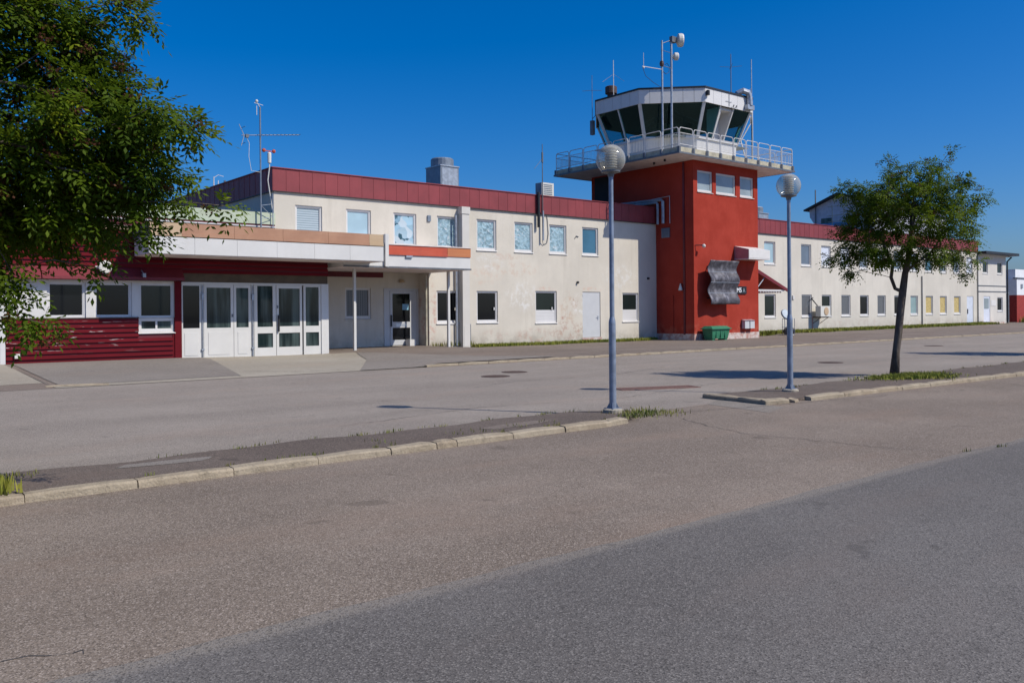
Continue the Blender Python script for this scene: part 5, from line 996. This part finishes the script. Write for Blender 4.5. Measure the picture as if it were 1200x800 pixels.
tree((.1, 9.35, 0), [(.1, 9.35, -.03), (.08, 9.33, .6), (.1, 9.3, 1.2), (.16, 9.27, 1.8), (.25, 9.22, 2.3), (.35, 9.15, 2.8), (.5, 9.1, 3.4), (.6, 9.1, 4.2)], LB, .25, 30, 5, 'large leafy rowan tree cut off by the left edge of the picture', .069, 4, .13, .9, (.26, .26, .20))

# ------------------------------------------------------------------ grass and weeds
def blades(name, pts, mt, h, wdt, label=None, cat=None, lean=.35):
    V, F = [], []
    for (x_, y_, z_) in pts:
        hh = h * random.uniform(.4, 1.2); a = random.uniform(0, 2 * math.pi); l_ = random.uniform(0, lean) * hh; dx, dy = math.cos(a), math.sin(a); b0 = len(V); ww = wdt * random.uniform(.6, 1.3)
        V += [(x_ - dy * ww, y_ + dx * ww, z_), (x_ + dy * ww, y_ - dx * ww, z_), (x_ + dx * l_ * .5 + dy * ww * .6, y_ + dy * l_ * .5 - dx * ww * .6, z_ + hh * .6), (x_ + dx * l_, y_ + dy * l_, z_ + hh)]; F += [(b0, b0 + 1, b0 + 2), (b0, b0 + 2, b0 + 3)]
    me = bpy.data.meshes.new(name); me.from_pydata(V, [], F); me.materials.append(M[mt]); o = bpy.data.objects.new(name, me); COL.objects.link(o); o['kind'] = 'stuff'
    prop(o, label=label, category='grass'); return o
def strip(x0, x1, y0, y1, n, dz=0.): 
    out = []
    for _ in range(n):
        x_ = random.uniform(x0, x1); e = .25 * math.sin(x_ * 1.1) + .15 * math.sin(x_ * 2.7); y_ = random.uniform(y0 + e, y1); out.append((x_, y_, zg(x_, y_) + dz))
    return out
blades('grass', strip(23.2, 35.7, 30.75, 31.37, 5200), 'grass', .16, .022, 'narrow strip of grass at the foot of the cream terminal wall')
blades('grass', strip(42.6, 77.5, 29.7, 31.37, 16000), 'grass', .2, .03, 'long strip of grass at the foot of the office wing wall')
drape('lawn', [(23.1, 30.9, 31.39), (29, 30.7, 31.39), (35.8, 30.9, 31.39)], 'turf', .012); drape('lawn', [(42.4, 30.8, 31.39), (44, 29.9, 31.39), (60, 29.6, 31.39), (77.6, 29.7, 31.34), (80, 29.9, 30.2)], 'turf', .012)
pts = []
for _ in range(8000):
    a = random.uniform(0, 2 * math.pi); r = abs(random.gauss(0, .52)) ** .85; e = 1 + .18 * math.sin(3 * a) + .1 * math.sin(7 * a + 1); pts.append((19.9 + r * e * 1.28 * math.cos(a) - .2 * r * math.sin(a), 9.55 + r * e * .62 * math.sin(a), .0))
blades('grass', pts, 'grass', .065, .012, 'oval patch of grass around the foot of the whole rowan tree')
pts = [(random.gauss(10.25, .3), random.gauss(9.35, .24), -.05) for _ in range(420)] + [(random.gauss(9.65, .12), random.gauss(9.0, .08), -.03) for _ in range(140)] + [(random.gauss(10.55, .22), random.gauss(9.15, .14), -.07) for _ in range(110)]
blades('weeds', pts, 'weed', .07, .008, 'scruffy weeds at the end of the nearer island by the lamp post')
pts = []
for _ in range(30):
    xc = random.uniform(2.5, 9.8); yc = bk(xc) + random.gauss(0, .03); k = random.randint(3, 14); pts += [(xc + random.gauss(0, .06), yc + random.gauss(0, .02), -.04) for _ in range(k)]
for _ in range(16): xc = random.uniform(2, 9); pts += [(xc + random.gauss(0, .03), 8.88 + random.gauss(0, .012), .0) for _ in range(9)]
for xc in (6.5, 6.9, 7.6, 5.4, 8.2): pts += [(xc + random.gauss(0, .07), random.uniform(9.0, 9.4) + random.gauss(0, .04), .0) for _ in range(16)]
pts += [(1.55 + random.gauss(0, .1), 9.75 + random.gauss(0, .07), 0) for _ in range(60)] + [(random.gauss(10.35, .05), random.gauss(4.35, .02), -.07) for _ in range(8)] + [(random.gauss(11.0, .06), random.gauss(4.22, .02), -.07) for _ in range(12)]
for _ in range(40): xc = random.uniform(14.5, 30); yc = bk2(xc); pts += [(xc + random.gauss(0, .08), yc + random.gauss(0, .03), -.03) for _ in range(8)]
blades('weeds', pts, 'weed', .048, .006, 'sparse weeds in the joints of the traffic islands')
pts = [(random.gauss(1.2, .10), random.gauss(9.1, .12), .0) for _ in range(420)]
blades('weeds', pts, 'grass', .13, .018, 'dense green weed clump at the left edge on the nearer island')
blades('weeds', [(random.uniform(20.9, 23.3), 31.3 + random.gauss(0, .03), zg(21.5, 31.3)) for _ in range(160)] + [(random.gauss(77.2, .25), 31.2 + random.gauss(0, .1), .2) for _ in range(220)] + strip(23.0, 26, 30.8, 31.3, 60), 'weed', .22, .02, 'weeds at the wall foot by the downpipes')
pts = [(random.gauss(89.5, .9), random.gauss(31.3, .25), .15) for _ in range(900)]
blades('shrub', pts, 'grass', .8, .06, 'low green shrub before the red hangar wall')
